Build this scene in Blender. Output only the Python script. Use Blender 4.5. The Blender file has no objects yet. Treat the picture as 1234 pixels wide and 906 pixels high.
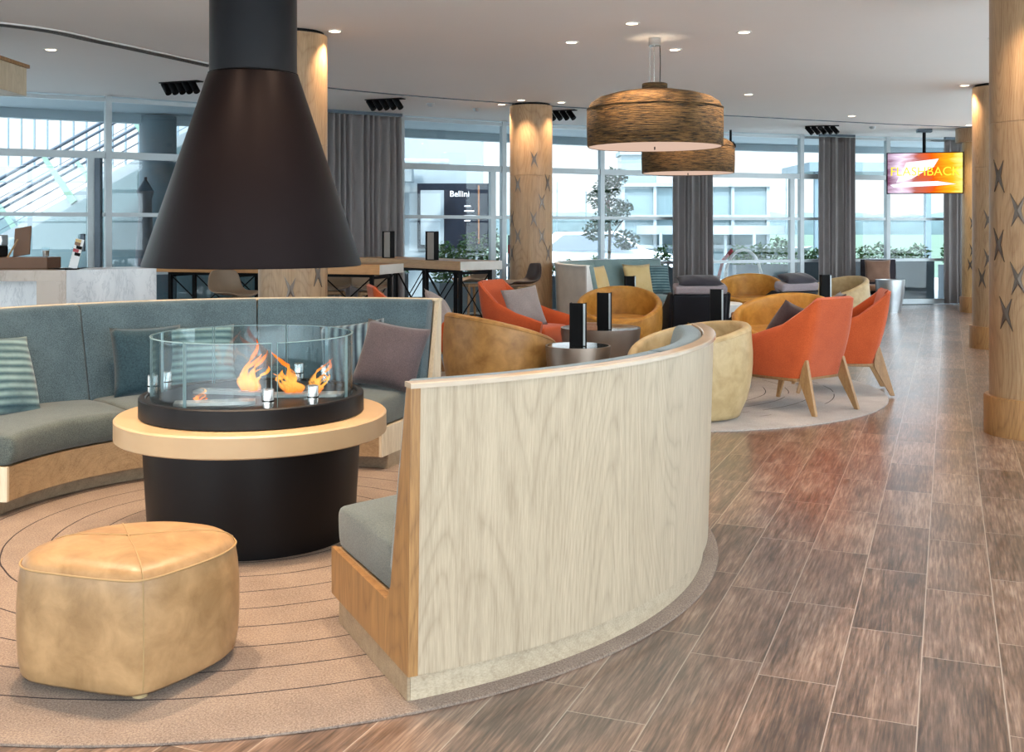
import bpy, math, random
from math import sin, cos, pi, radians as R, atan2, sqrt, hypot
from mathutils import Vector, Matrix
random.seed(7)
SC = bpy.context.scene
COL = SC.collection
H = 1.4      # eye height
CEIL = 3.10

# ------------------------------------------------------------------ mesh builder
class MB:
    def __init__(s): s.v = []; s.f = []
    def add(s, vs, fs):
        b = len(s.v); s.v += [tuple(v) for v in vs]; s.f += [tuple(i + b for i in f) for f in fs]; return s
    def box(s, x0, y0, z0, x1, y1, z1, M=None):
        vs = [Vector(p) for p in ((x0,y0,z0),(x1,y0,z0),(x1,y1,z0),(x0,y1,z0),(x0,y0,z1),(x1,y0,z1),(x1,y1,z1),(x0,y1,z1))]
        if M is not None: vs = [M @ v for v in vs]
        return s.add(vs, [(0,3,2,1),(4,5,6,7),(0,1,5,4),(1,2,6,5),(2,3,7,6),(3,0,4,7)])
    def beam(s, p0, p1, w, h, w1=None, h1=None, up=(0,0,1)):
        p0 = Vector(p0); p1 = Vector(p1); d = (p1-p0).normalized(); u = Vector(up)
        if abs(d.dot(u)) > .98: u = Vector((0,1,0))
        a = d.cross(u).normalized(); b = a.cross(d).normalized()
        w1 = w if w1 is None else w1; h1 = h if h1 is None else h1
        vs = [p0+a*i*w/2+b*j*h/2 for i, j in ((-1,-1),(1,-1),(1,1),(-1,1))] + [p1+a*i*w1/2+b*j*h1/2 for i, j in ((-1,-1),(1,-1),(1,1),(-1,1))]
        return s.add(vs, [(0,3,2,1),(4,5,6,7),(0,1,5,4),(1,2,6,5),(2,3,7,6),(3,0,4,7)])
    def tube(s, pts, r, n=8, closed=False, r1=None):
        pts = [Vector(p) for p in pts]; m = len(pts); vs = []; fs = []
        for i, p in enumerate(pts):
            if closed: t = pts[(i+1) % m]-pts[i-1]
            else: t = pts[min(i+1, m-1)]-pts[max(i-1, 0)]
            t.normalize(); u = Vector((0,0,1))
            if abs(t.z) > .95: u = Vector((0,1,0))
            a = t.cross(u).normalized(); b = a.cross(t)
            rr = r if r1 is None else r+(r1-r)*i/(m-1)
            vs += [p+a*rr*cos(2*pi*k/n)+b*rr*sin(2*pi*k/n) for k in range(n)]
        for i in range(m if closed else m-1):
            j = (i+1) % m
            for k in range(n):
                fs.append((i*n+k, i*n+(k+1) % n, j*n+(k+1) % n, j*n+k))
        if not closed: fs += [tuple(range(n-1, -1, -1)), tuple((m-1)*n+k for k in range(n))]
        return s.add(vs, fs)
    def lathe(s, prof, n=48, c=(0,0), a0=None, a1=None, close=False):
        # prof: (r,z); full turn unless a0/a1; close: profile is a closed loop
        full = a0 is None; st = n if full else n+1; m = len(prof); vs = []; fs = []
        for i in range(st):
            a = 2*pi*i/n if full else a0+(a1-a0)*i/n
            for r, z in prof: vs.append((c[0]+r*cos(a), c[1]+r*sin(a), z))
        for i in range(n):
            j = (i+1) % st
            for k in range(m if close else m-1):
                l = (k+1) % m
                fs.append((i*m+k, j*m+k, j*m+l, i*m+l))
        if not full and close: fs += [tuple(range(m-1, -1, -1)), tuple(n*m+k for k in range(m))]
        return s.add(vs, fs)
    def prism(s, poly, z0, z1):
        n = len(poly); vs = [(x, y, z0) for x, y in poly]+[(x, y, z1) for x, y in poly]
        fs = [tuple(range(n-1, -1, -1)), tuple(range(n, 2*n))]+[(i, (i+1) % n, n+(i+1) % n, n+i) for i in range(n)]
        return s.add(vs, fs)
    def grid(s, rows, cu=False, cv=False):
        # rows: list of lists of points
        n = len(rows); m = len(rows[0]); vs = [p for r in rows for p in r]; fs = []
        for i in range(n if cu else n-1):
            for k in range(m if cv else m-1):
                i2 = (i+1) % n; k2 = (k+1) % m
                fs.append((i*m+k, i2*m+k, i2*m+k2, i*m+k2))
        return s.add(vs, fs)
    def move(s, M):
        s.v = [tuple(M @ Vector(v)) for v in s.v]; return s
    def build(s, name, mat, parent=None, smooth=35, bevel=0, subd=0, loc=None, seg=2):
        me = bpy.data.meshes.new(name); me.from_pydata(s.v, [], s.f)
        me.validate()
        import bmesh
        b = bmesh.new(); b.from_mesh(me); bmesh.ops.remove_doubles(b, verts=b.verts, dist=1e-5)
        bmesh.ops.recalc_face_normals(b, faces=b.faces); b.to_mesh(me); b.free()
        me.materials.append(mat)
        if smooth:
            me.shade_smooth()
            if smooth < 180 and not subd: me.set_sharp_from_angle(angle=R(smooth))
        o = bpy.data.objects.new(name, me); COL.objects.link(o)
        if parent is not None: o.parent = parent
        if loc is not None: o.location = loc
        if bevel:
            m = o.modifiers.new('bevel', 'BEVEL'); m.width = bevel; m.segments = seg; m.limit_method = 'ANGLE'; m.angle_limit = R(40)
        if subd:
            m = o.modifiers.new('subd', 'SUBSURF'); m.levels = subd; m.render_levels = subd
        return o

def tag(o, label, cat, group=None):
    o['label'] = label; o['category'] = cat
    if group: o['group'] = group
    return o
def thing(name, label, cat, loc=(0,0,0), rz=0, group=None):
    o = bpy.data.objects.new(name, None); COL.objects.link(o)
    o.empty_display_size = .1
    o.location = loc; o.rotation_euler = (0, 0, rz); return tag(o, label, cat, group)
def struct(o): o['kind'] = 'structure'; return o
def dup(root, loc, rz, label, group=None):
    r = root.copy(); COL.objects.link(r); r.location = loc; r.rotation_euler = (root.rotation_euler[0], root.rotation_euler[1], rz)
    r['label'] = label
    if group: r['group'] = group
    def rec(a, b):
        for ch in list(a.children):
            c = ch.copy(); COL.objects.link(c); c.parent = b; rec(ch, c)
    rec(root, r); return r

# ------------------------------------------------------------------ materials
def L(h):   # sRGB hex -> linear
    h = h.lstrip('#'); c = [int(h[i:i+2], 16)/255 for i in (0, 2, 4)]
    return tuple(x/12.92 if x <= .04045 else ((x+.055)/1.055)**2.4 for x in c)+(1,)
class N:
    def __init__(s, name):
        s.m = bpy.data.materials.new(name); s.m.use_nodes = True; s.t = s.m.node_tree
        s.t.nodes.clear(); s.out = s.t.nodes.new('ShaderNodeOutputMaterial')
        s.b = s.t.nodes.new('ShaderNodeBsdfPrincipled'); s.l(s.b.outputs[0], s.out.inputs[0])
    def l(s, a, b): s.t.links.new(a, b)
    def set(s, inp, v):
        if hasattr(v, 'is_linked') or hasattr(v, 'links'): s.l(v, inp)
        else: inp.default_value = v
    def co(s, scale=(1,1,1), rot=(0,0,0), loc=(0,0,0), kind='Object'):
        c = s.t.nodes.new('ShaderNodeTexCoord'); m = s.t.nodes.new('ShaderNodeMapping')
        s.l(c.outputs[kind], m.inputs[0]); m.inputs['Scale'].default_value = scale; m.inputs['Rotation'].default_value = rot
        m.inputs['Location'].default_value = loc; return m.outputs[0]
    def noise(s, vec, scale=1, detail=4, rough=.55, dist=0, col=False):
        n = s.t.nodes.new('ShaderNodeTexNoise'); s.l(vec, n.inputs['Vector'])
        n.inputs['Scale'].default_value = scale; n.inputs['Detail'].default_value = detail
        n.inputs['Roughness'].default_value = rough; n.inputs['Distortion'].default_value = dist
        return n.outputs['Color' if col else 'Fac']
    def math(s, op, a, b=0., c=None):
        n = s.t.nodes.new('ShaderNodeMath'); n.operation = op; s.set(n.inputs[0], a); s.set(n.inputs[1], b)
        if c is not None: s.set(n.inputs[2], c)
        return n.outputs[0]
    def ramp(s, f, *stops):
        n = s.t.nodes.new('ShaderNodeValToRGB'); s.l(f, n.inputs[0]); e = n.color_ramp.elements
        while len(e) > 1: e.remove(e[0])
        e[0].position = stops[0][0]; e[0].color = stops[0][1] if not isinstance(stops[0][1], (int, float)) else (stops[0][1],)*3+(1,)
        for p, c in stops[1:]:
            x = e.new(p); x.color = c if not isinstance(c, (int, float)) else (c, c, c, 1)
        return n.outputs[0]
    def mix(s, f, a, b, mode='MIX'):
        n = s.t.nodes.new('ShaderNodeMix'); n.data_type = 'RGBA'; n.blend_type = mode
        s.set(n.inputs[0], f); s.set(n.inputs[6], a); s.set(n.inputs[7], b); return n.outputs[2]
    def sep(s, v):
        n = s.t.nodes.new('ShaderNodeSeparateXYZ'); s.l(v, n.inputs[0]); return n.outputs
    def comb(s, x, y, z=0.):
        n = s.t.nodes.new('ShaderNodeCombineXYZ'); s.set(n.inputs[0], x); s.set(n.inputs[1], y); s.set(n.inputs[2], z); return n.outputs[0]
    def bump(s, h, st=.3, d=.01):
        n = s.t.nodes.new('ShaderNodeBump'); s.l(h, n.inputs['Height']); n.inputs['Strength'].default_value = st
        n.inputs['Distance'].default_value = d; s.l(n.outputs[0], s.b.inputs['Normal'])
    def p(s, col=None, rough=None, metal=None, spec=None, **k):
        if col is not None: s.set(s.b.inputs['Base Color'], col)
        if rough is not None: s.set(s.b.inputs['Roughness'], rough)
        if metal is not None: s.b.inputs['Metallic'].default_value = metal
        if spec is not None: s.b.inputs['Specular IOR Level'].default_value = spec
        for a, v in k.items(): s.set(s.b.inputs[a.replace('_', ' ')], v)
        return s
def plain(name, h, rough=.5, metal=0, var=.08, sc=6, bump=0, **k):
    n = N(name); c = L(h)
    f = n.noise(n.co((sc, sc, sc)), 1, 4)
    d = tuple(x*(1-var) for x in c[:3])+(1,); u = tuple(min(1, x*(1+var)) for x in c[:3])+(1,)
    n.p(n.ramp(f, (.3, d), (.7, u)), rough, metal, **k)
    if bump: n.bump(n.noise(n.co((sc*20,)*3), 1, 3), bump, .002)
    return n.m
def wood(name, h1, h2, axis='Z', rough=.42, ring=1.0, scale=1.0, rot=0):
    n = N(name)
    def v(k): return n.co(tuple(scale*(k if q == axis else 1) for q in 'XYZ'), (0, 0, rot))
    a = n.noise(v(.22), 2.6, 1.5, .45, .2)
    rings = n.math('ABSOLUTE', n.math('SUBTRACT', n.math('FRACT', n.math('MULTIPLY', a, 34)), .5))
    rings = n.math('POWER', n.math('MULTIPLY', rings, 2.), 3.)
    fine = n.noise(v(.045), 210, 4, .6)
    mid = n.noise(v(.05), 26, 3, .5)
    knot = n.noise(v(.22), 2.0, 3)
    f = n.math('ADD', n.math('MULTIPLY', fine, .55), n.math('MULTIPLY', mid, .30))
    f = n.math('ADD', f, n.math('MULTIPLY', knot, .15))
    f = n.math('SUBTRACT', f, n.math('MULTIPLY', rings, .11*ring))
    n.p(n.ramp(f, (.26, L(h2)), (.60, L(h1))), rough)
    n.bump(f, .08, .002)
    return n.m
def fabric(name, h1, h2, sc=220, big=.5, stripe=None, rough=.9):
    n = N(name); v = n.co()
    a = n.noise(v, sc, 2, .7); b = n.noise(v, 5, 4)
    f = n.math('ADD', n.math('MULTIPLY', a, 1-big*.5), n.math('MULTIPLY', b, big*.5))
    c = n.ramp(f, (.36, L(h2)), (.64, L(h1)))
    if stripe:
        z = n.sep(v)[stripe[0]]; w = n.math('MULTIPLY_ADD', n.math('SINE', n.math('MULTIPLY', z, 2*pi/stripe[1])), .5, .5)
        w = n.math('MULTIPLY', w, n.ramp(b, (.35, .4), (.6, 1.)))
        c = n.mix(w, c, L(stripe[2]))
    n.p(c, rough, spec=.25, Sheen_Weight=.25)
    n.bump(a, .35, .002)
    return n.m
def leather(name, h1, h2, rough=.42):
    n = N(name); v = n.co()
    f = n.noise(v, 9, 5, .6, .4); c = n.ramp(f, (.3, L(h2)), (.68, L(h1)))
    n.p(c, rough, spec=.4); n.bump(n.noise(v, 260, 3), .12, .0015); return n.m
def metal(name, h, rough=.3, m=1.0):
    return plain(name, h, rough, m, .06, 9)
def emit(name, h, st):
    n = N(name); n.t.nodes.remove(n.b); e = n.t.nodes.new('ShaderNodeEmission'); e.inputs[0].default_value = L(h); e.inputs[1].default_value = st
    n.l(e.outputs[0], n.out.inputs[0]); return n.m
def glass(name, tint=(.93, .97, .98), refl=1.0, rough=0.0):
    n = N(name); n.t.nodes.remove(n.b)
    t = n.t.nodes.new('ShaderNodeBsdfTransparent'); t.inputs[0].default_value = tint+(1,)
    g = n.t.nodes.new('ShaderNodeBsdfGlossy'); g.inputs['Roughness'].default_value = rough
    lw = n.t.nodes.new('ShaderNodeLayerWeight'); lw.inputs[0].default_value = .5
    fr = n.math('MULTIPLY_ADD', n.math('POWER', lw.outputs['Facing'], 4.), .5*refl, .035*refl)
    mx = n.t.nodes.new('ShaderNodeMixShader'); n.l(fr, mx.inputs[0])
    n.l(t.outputs[0], mx.inputs[1]); n.l(g.outputs[0], mx.inputs[2]); n.l(mx.outputs[0], n.out.inputs[0]); return n.m

M = {}
M['oak_pale'] = wood('pale_limed_oak', '#bdac94', '#97866f', 'Z')
M['oak_warm'] = wood('warm_oak', '#ab804f', '#74502f', 'Z')
M['oak_edge'] = wood('pale_oak_edge', '#dccdb4', '#b39f80', 'Z', ring=.5)
M['oak_fascia'] = wood('oak_fascia', '#b0936f', '#7b6044', 'X', ring=.7)
M['oak_plinth'] = wood('oak_plinth', '#a8947a', '#75624d', 'X', ring=.6)
M['oak_plinth_pale'] = wood('pale_oak_plinth', '#beae96', '#93816a', 'X', ring=.6)
M['oak_column'] = wood('oak_column', '#b0906c', '#805f40', 'Z', scale=.9)
M['oak_far'] = wood('oak_far', '#c9a878', '#9c7648', 'Z', scale=.9)
M['maple'] = plain('pale_maple', '#bda07c', .38, var=.05, sc=5)
M['walnut_leg'] = wood('oak_leg', '#b08a5e', '#7d5a38', 'Z', ring=.6, scale=2)
M['bar_wood'] = wood('bar_top_wood', '#c08f56', '#95693a', 'X', ring=.5)
M['bar_end'] = plain('bar_top_end', '#c9c5bd', .4)
M['cap'] = plain('cap_lacquered_oak', '#bba994', .16, 0, var=.1)
M['teal'] = fabric('teal_upholstery', '#596f79', '#2f4049')
M['seat_teal'] = fabric('grey_teal_seat', '#626a67', '#3a4342')
M['teal_far'] = fabric('pale_teal', '#8ea3a2', '#6a8486')
M['black_metal'] = plain('black_metal', '#100e10', .45, 0, var=.1, sc=3, spec=.25)
M['hood'] = plain('bronze_black_hood', '#161011', .42, .5, var=.08, sc=2, spec=.1)
M['flue'] = plain('black_flue', '#101014', .36, .2, var=.08, sc=2, spec=.2)
M['black'] = plain('matt_black', '#0b0b0d', .6, spec=.12)
M['navy_black'] = plain('blue_black_panel', '#0e1018', .5, spec=.3)
M['chrome'] = metal('brushed_chrome', '#c9c6c2', .25)
M['steel'] = metal('satin_steel', '#aeb2b5', .35)
M['bronze'] = metal('bronze_table', '#8a7d72', .38, .85)
M['burner'] = plain('burner_steel', '#cfcac2', .3, .5)
M['orange'] = fabric('orange_wool', '#cd5f30', '#a33f18', 260)
M['tan'] = leather('tan_leather', '#b98a4e', '#8f6434')
M['mustard'] = leather('mustard_leather', '#cf9845', '#a97128')
M['cream'] = leather('cream_leather', '#c2ab82', '#a78f65')
M['pouf'] = leather('pouf_leather', '#b9946a', '#92714c', .36)
M['thread'] = plain('pale_thread', '#a98b60', .6)
M['grey_cushion'] = fabric('grey_cushion', '#948e8f', '#6f6a6e')
M['taupe_cushion'] = fabric('taupe_cushion', '#62575b', '#423a3f')
M['brown_cushion'] = fabric('brown_cushion', '#5a4a48', '#3d3132')
M['dark_teal'] = fabric('dark_teal_cushion', '#2f4a55', '#1b313b', 120)
M['stripe_teal'] = fabric('striped_teal_cushion', '#3b5d68', '#2a4650', 160, stripe=(2, .042, '#84a0a2'))
M['stripe_blue'] = fabric('striped_blue_cushion', '#1e3346', '#14222f', 160, stripe=(0, .05, '#7f9aa6'))
M['yellow_cushion'] = fabric('yellow_cushion', '#e8cf9c', '#cfae70')
M['woven_brown'] = fabric('woven_brown_cushion', '#8d7060', '#63493d')
M['lilac'] = fabric('lilac_grey_cushion', '#9f9498', '#7b7076')
M['charcoal'] = fabric('charcoal_cushion', '#3d3a42', '#29272e')
M['salmon'] = fabric('brown_salmon_seat', '#b08468', '#8c624a')
M['curtain'] = fabric('grey_curtain', '#b7b0ae', '#908a89', 300)
_t = M['curtain'].node_tree; _tr = _t.nodes.new('ShaderNodeBsdfTranslucent'); _tr.inputs[0].default_value = L('#b9b4b6'); _mx = _t.nodes.new('ShaderNodeMixShader'); _mx.inputs[0].default_value = .45
_o = [q for q in _t.nodes if q.type == 'OUTPUT_MATERIAL'][0]; _b = [q for q in _t.nodes if q.type == 'BSDF_PRINCIPLED'][0]
_t.links.new(_b.outputs[0], _mx.inputs[1]); _t.links.new(_tr.outputs[0], _mx.inputs[2]); _t.links.new(_mx.outputs[0], _o.inputs[0])
M['ceiling'] = plain('white_ceiling', '#f1eeec', .8, var=.015, sc=.6)
M['white'] = plain('white_paint', '#e8e8e6', .5, var=.02)
M['wallwarm'] = plain('warm_white_wall', '#d8cfc4', .8, var=.02)
M['alu'] = plain('aluminium_frame', '#aeb6ba', .38, .3, var=.03)
M['alu_dark'] = plain('dark_frame', '#4a5560', .45, .3, var=.03)
M['glass'] = glass('window_glass', (.94, .975, .985), .9)
M['facade_glass'] = glass('tinted_facade_glass', (.895, .925, .935), .9)
M['glass_edge'] = plain('glass_edge_highlight', '#8fabb0', .15)  # pale colour paints a highlight onto the polished edges
M['fireglass'] = glass('fire_glass', (.90, .95, .965), 1.5)
M['tableglass'] = plain('dark_glass_top', '#2a3033', .06, 0, var=.02)
M['shell'] = plain('taupe_stool_shell', '#8d7a66', .5)
M['shell_dark'] = plain('brown_stool_shell', '#4a3a34', .5)
M['planter'] = plain('grey_planter', '#59636b', .6)
M['planter_l'] = plain('pale_grey_planter', '#8b959c', .6)
M['paper'] = plain('paper_white', '#e6e6e6', .6, var=.02)
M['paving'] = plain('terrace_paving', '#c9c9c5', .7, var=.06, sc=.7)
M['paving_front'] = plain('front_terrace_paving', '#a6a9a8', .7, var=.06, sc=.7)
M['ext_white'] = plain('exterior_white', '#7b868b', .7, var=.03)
M['ext_blue'] = plain('exterior_blue_grey', '#586a73', .6, var=.04)
M['ext_teal'] = plain('exterior_teal_wall', '#4d6267', .35, var=.04)
M['ext_glass'] = plain('exterior_glazing', '#5f7176', .2, 0, var=.06, sc=.5)
M['fin'] = plain('pale_green_fin', '#6c8a7b', .3)
M['dark_rail'] = plain('dark_rail', '#3f4a55', .5)
M['sign'] = plain('sign_board_navy', '#141a24', .5, spec=.15)
M['slot'] = plain('vent_slot_grey', '#4a4644', .7)
M['red'] = plain('red_plastic', '#a3202c', .4)
M['led'] = emit('lamp_warm', '#ffe6c4', 6.0)
M['diffuser'] = emit('lamp_diffuser', '#ffd9c2', .42)
M['page'] = plain('menu_page', '#8c8179', .5)
M['coffee'] = plain('coffee_brown', '#7a5132', .4)
M['hub'] = plain('kraft_board', '#6b4a34', .6)

# oak floor tiles
def floor_mat():
    n = N('wood_look_floor_tiles'); v = n.co(rot=(0, 0, R(22.03)))
    x, y, z = n.sep(v)
    W_, L_ = .237, .72
    u = n.math('DIVIDE', n.math('ADD', x, .081), W_); row = n.math('FLOOR', u)
    wn = n.t.nodes.new('ShaderNodeTexWhiteNoise'); wn.noise_dimensions = '1D'; n.l(row, wn.inputs['W'])
    w = n.math('ADD', n.math('DIVIDE', y, L_), n.math('MULTIPLY', wn.outputs['Value'], 3.0)); cid = n.math('FLOOR', w)
    wn2 = n.t.nodes.new('ShaderNodeTexWhiteNoise'); wn2.noise_dimensions = '2D'; n.l(n.comb(row, cid), wn2.inputs['Vector'])
    tv = wn2.outputs['Value']
    eu = n.math('MULTIPLY', n.math('ABSOLUTE', n.math('SUBTRACT', n.math('FRACT', u), .5)), 2*1.0)
    ew = n.math('MULTIPLY', n.math('ABSOLUTE', n.math('SUBTRACT', n.math('FRACT', w), .5)), 2*1.0)
    g = n.math('MAXIMUM', n.math('GREATER_THAN', eu, 1-2*.0019/W_), n.math('GREATER_THAN', ew, 1-2*.0018/L_))
    off = n.comb(n.math('MULTIPLY', tv, 37), n.math('MULTIPLY', tv, 91), 0.)
    va = n.t.nodes.new('ShaderNodeVectorMath'); n.l(v, va.inputs[0]); n.l(off, va.inputs[1])
    def st(s):
        m = n.t.nodes.new('ShaderNodeMapping'); n.l(va.outputs[0], m.inputs[0]); m.inputs['Scale'].default_value = s; return m.outputs[0]
    grain = n.noise(st((1, .05, 1)), 115, 5, .62)
    rings = n.math('MULTIPLY_ADD', n.math('SINE', n.math('MULTIPLY', n.noise(st((1, .2, 1)), 6, 2, .5, .5), 70)), .5, .5)
    patch = n.noise(st((1, .3, 1)), 7, 4, .62)
    scr = n.noise(st((1, .06, 1)), 30, 3, .6)
    f = n.math('ADD', n.math('MULTIPLY', grain, .42), n.math('MULTIPLY', patch, .30))
    f = n.math('ADD', f, n.math('MULTIPLY', tv, .075)); f = n.math('ADD', f, .01)
    f = n.math('ADD', f, n.math('MULTIPLY', scr, .24))
    c = n.ramp(f, (.41, L('#392b25')), (.49, L('#604b3e')), (.56, L('#83695a')), (.66, L('#ad9482')))
    c = n.mix(n.math('MULTIPLY', g, .85), c, L('#b3a496'))
    n.p(c, n.ramp(patch, (.35, .33), (.65, .40)), spec=.8, Coat_Weight=.7, Coat_Roughness=.2, Coat_IOR=1.55)
    n.bump(n.math('SUBTRACT', n.math('MULTIPLY', grain, .3), n.math('MULTIPLY', g, .6)), .12, .002)
    return n.m
M['floor'] = floor_mat()
def rug_mat(name, cx, cy, r0, arcs=False):
    n = N(name); v = n.co(); x, y, z = n.sep(v)
    rr = n.math('SQRT', n.math('ADD', n.math('POWER', x, 2.), n.math('POWER', y, 2.)))
    rr = n.math('ADD', rr, n.math('MULTIPLY', n.noise(v, 3, 2), .02))
    k = n.math('FRACT', n.math('DIVIDE', n.math('ADD', rr, r0), .187))
    ln = n.math('GREATER_THAN', n.math('ABSOLUTE', n.math('SUBTRACT', k, .5)), .482)
    ln = n.math('MULTIPLY', ln, n.math('LESS_THAN', rr, 1.93 if not arcs else 1.7))
    if arcs: ln = n.math('MULTIPLY', ln, n.math('GREATER_THAN', n.noise(v, 2.5, 1), .5))
    f = n.noise(v, 160, 3, .8); f2 = n.noise(v, 4, 3)
    c = n.ramp(n.math('ADD', n.math('MULTIPLY', f, .8), n.math('MULTIPLY', f2, .2)), (.36, L('#71625a' if not arcs else '#8f8883')), (.62, L('#a69485' if not arcs else '#c6beb8')))
    c = n.mix(ln, c, L('#3a3336')); n.p(c, .95, spec=.1); n.bump(f, .7, .006); return n.m
M['rug'] = rug_mat('beige_rug', 0, 0, .03)
M['rug2'] = rug_mat('pale_rug', 0, 0, .03, True)
def marble(name, a, b, sc=1.):
    n = N(name); v = n.co((sc*2.2, sc*2.2, sc*.8), (.2, .7, .2)); d = n.noise(v, 1.6, 7, .68, .5)
    k = n.math('ABSOLUTE', n.math('SUBTRACT', d, .5)); c = n.ramp(k, (0., L(b)), (.022, L(a)), (.2, L(a)))
    cl = n.ramp(n.noise(v, 1.2, 5, .6), (.35, L(b)), (.6, L(a)))
    n.p(n.mix(.35, n.mix(n.noise(v, 2, 4), c, L(a)), cl), .18); return n.m
M['marble'] = marble('white_marble', '#e6e7e9', '#a3a8b0', 1.6)
M['marble_brown'] = marble('brown_marble', '#b3a090', '#7b695c', 1.2)
def woven():
    n = N('woven_cord_shade'); v = n.co((1, 1, 9)); f = n.noise(v, 9, 5, .7, .3)
    z = n.sep(n.co())[2]; s = n.math('MULTIPLY_ADD', n.math('SINE', n.math('MULTIPLY', z, 420)), .5, .5)
    h = n.math('ADD', f, n.math('MULTIPLY', s, .25))
    n.p(n.ramp(f, (.38, L('#2e241c')), (.62, L('#8f6c42'))), .7, spec=.3); n.bump(h, 1., .02); return n.m
M['woven'] = woven()
def flame_mat():
    n = N('flame'); n.t.nodes.remove(n.b)
    z = n.sep(n.co())[2]; lw = n.t.nodes.new('ShaderNodeLayerWeight'); lw.inputs[0].default_value = .35
    c = n.ramp(n.math('MULTIPLY', z, 4.5), (0., L('#ff7424')), (.25, L('#ffae50')), (.6, L('#ff7a1c')), (1., L('#d8560f')))
    e = n.t.nodes.new('ShaderNodeEmission'); n.l(c, e.inputs[0]); e.inputs[1].default_value = 1.2
    t = n.t.nodes.new('ShaderNodeBsdfTransparent'); mx = n.t.nodes.new('ShaderNodeMixShader')
    a = n.math('MULTIPLY', n.math('SUBTRACT', 1., lw.outputs['Facing']), n.ramp(n.noise(n.co((1, 1, .5)), 22, 3, .6, 1.), (.38, .15), (.55, 1.)))
    n.l(a, mx.inputs[0]); n.l(t.outputs[0], mx.inputs[1]); n.l(e.outputs[0], mx.inputs[2]); n.l(mx.outputs[0], n.out.inputs[0]); return n.m
M['flame'] = flame_mat()
def screen_mat():
    n = N('tv_picture'); n.t.nodes.remove(n.b)
    v = n.co(); x, y, z = n.sep(v)
    f = n.math('ADD', n.math('MULTIPLY_ADD', x, .75, .5), n.math('MULTIPLY', n.noise(n.co((.8, 1, 4)), 3, 3, .6, .6), .35))
    f = n.math('SUBTRACT', f, .15)
    c = n.ramp(f, (.05, L('#6b3f58')), (.25, L('#d9c7dd')), (.42, L('#a05a50')), (.62, L('#c8500f')), (.85, L('#ffa21c')), (1., L('#ffe27a')))
    e = n.t.nodes.new('ShaderNodeEmission'); n.l(c, e.inputs[0]); e.inputs[1].default_value = .95; n.l(e.outputs[0], n.out.inputs[0]); return n.m
M['screen'] = screen_mat()
M['tv_white'] = emit('tv_white', '#eee6f4', .95)
M['tv_yellow'] = emit('tv_yellow', '#ffd23a', .95)
def leaf_mat(name, a, b):
    n = N(name); n.p(n.ramp(n.noise(n.co(), 14, 3), (.35, L(b)), (.65, L(a))), .55, Subsurface_Weight=0.0); return n.m
M['leaf'] = leaf_mat('green_leaves', '#6a9a48', '#2c5a2a')
M['leaf_d'] = leaf_mat('dark_leaves', '#4d7848', '#22402a')
M['trunk'] = plain('bark', '#7d6a55', .9)
def water_mat():
    n = N('harbour_water'); f = n.noise(n.co((.03, .25, 1)), 1, 4)
    n.p(n.ramp(f, (.3, L('#4d5f52')), (.7, L('#586b5e'))), .7, spec=.05); n.bump(n.noise(n.co((.4, 2, 1)), 1, 3), .15, .1); return n.m
M['water'] = water_mat()
M['hill'] = plain('far_shore', '#4e5d60', .9, var=.2, sc=.05)
M['hill_d'] = plain('far_trees', '#35474a', .9, var=.25, sc=.15)
M['canopy'] = plain('canopy_soffit', '#a9b6bd', .7, var=.03)
M['car'] = plain('white_car_paint', '#d9e2ea', .2, var=.02)
WORLD = 1.05; ZENITH = 4.0; SKY_FILL = 4.5; SUN = 5.0; EXPO = 0.84; DLK = .55
# ------------------------------------------------------------------ the room
FAC = [(-10.3, 10.3), (-8.6, 11.75), (-6.9, 12.85), (-5.17, 13.8), (-3.45, 14.98), (-1.66, 16.12), (-.14, 17.05), (1.48, 17.88), (3.4, 18.75), (5.19, 19.38), (6.92, 19.9), (8.75, 20.3), (10.6, 20.55), (12.0, 20.7)]
def fac(x, off=0.0):
    for (x0, y0), (x1, y1) in zip(FAC, FAC[1:]):
        if x <= x1 or (x1, y1) == FAC[-1]:
            return y0+(y1-y0)*(x-x0)/(x1-x0)-off
def facd(x):  # unit tangent
    a = Vector((x+.05, fac(x+.05))); b = Vector((x-.05, fac(x-.05))); return (a-b).normalized()
RX0, RY0 = 4.35, -5.0     # right wall runs parallel to the floor tiles
RW = (12.0, 20.7); RB = (12.0-.4046*25.7, -5.0)
poly = [(-10.3, -5), (RB[0], -5)]+[RW]+FAC[-2::-1]
fl = struct(MB().prism(poly, -.12, 0).build('floor', M['floor'], smooth=0))
ce = struct(MB().prism(poly, CEIL, CEIL+.15).build('ceiling', M['ceiling'], smooth=0))

# glazed facade bays; each bay is a window of its own
def bay(n, x0, y0, x1, y1, trans=(.06, .83, 1.585, 2.345, 3.05), first=False, head=.05, thick=False, gm='glass'):
    a = Vector((x0, y0, 0)); b = Vector((x1, y1, 0)); d = (b-a).normalized(); nrm = Vector((-d.y, d.x, 0))
    m = MB()
    m.beam(a+Vector((0, 0, 0)), a+Vector((0, 0, CEIL)), .075, .10, up=nrm)
    for i, z in enumerate(trans):
        h = .09 if i in (0, 3) else .05
        m.beam(a+Vector((0, 0, z)), b+Vector((0, 0, z)), .07, h)
    if thick:
        p = b-d*.2; m.beam(p+Vector((0, 0, 0)), p+Vector((0, 0, 2.3)), .09, .08, up=nrm)
    w = struct(m.build('window_%d' % n, M['alu'], smooth=0))
    zs = list(trans)
    for z0, z1 in zip(zs, zs[1:]):
        MB().beam(a+d*.035+Vector((0, 0, (z0+z1)/2)), b-d*.035+Vector((0, 0, (z0+z1)/2)), .012, z1-z0-.04).build('window_pane', M[gm], w, smooth=0)
    return w
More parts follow.
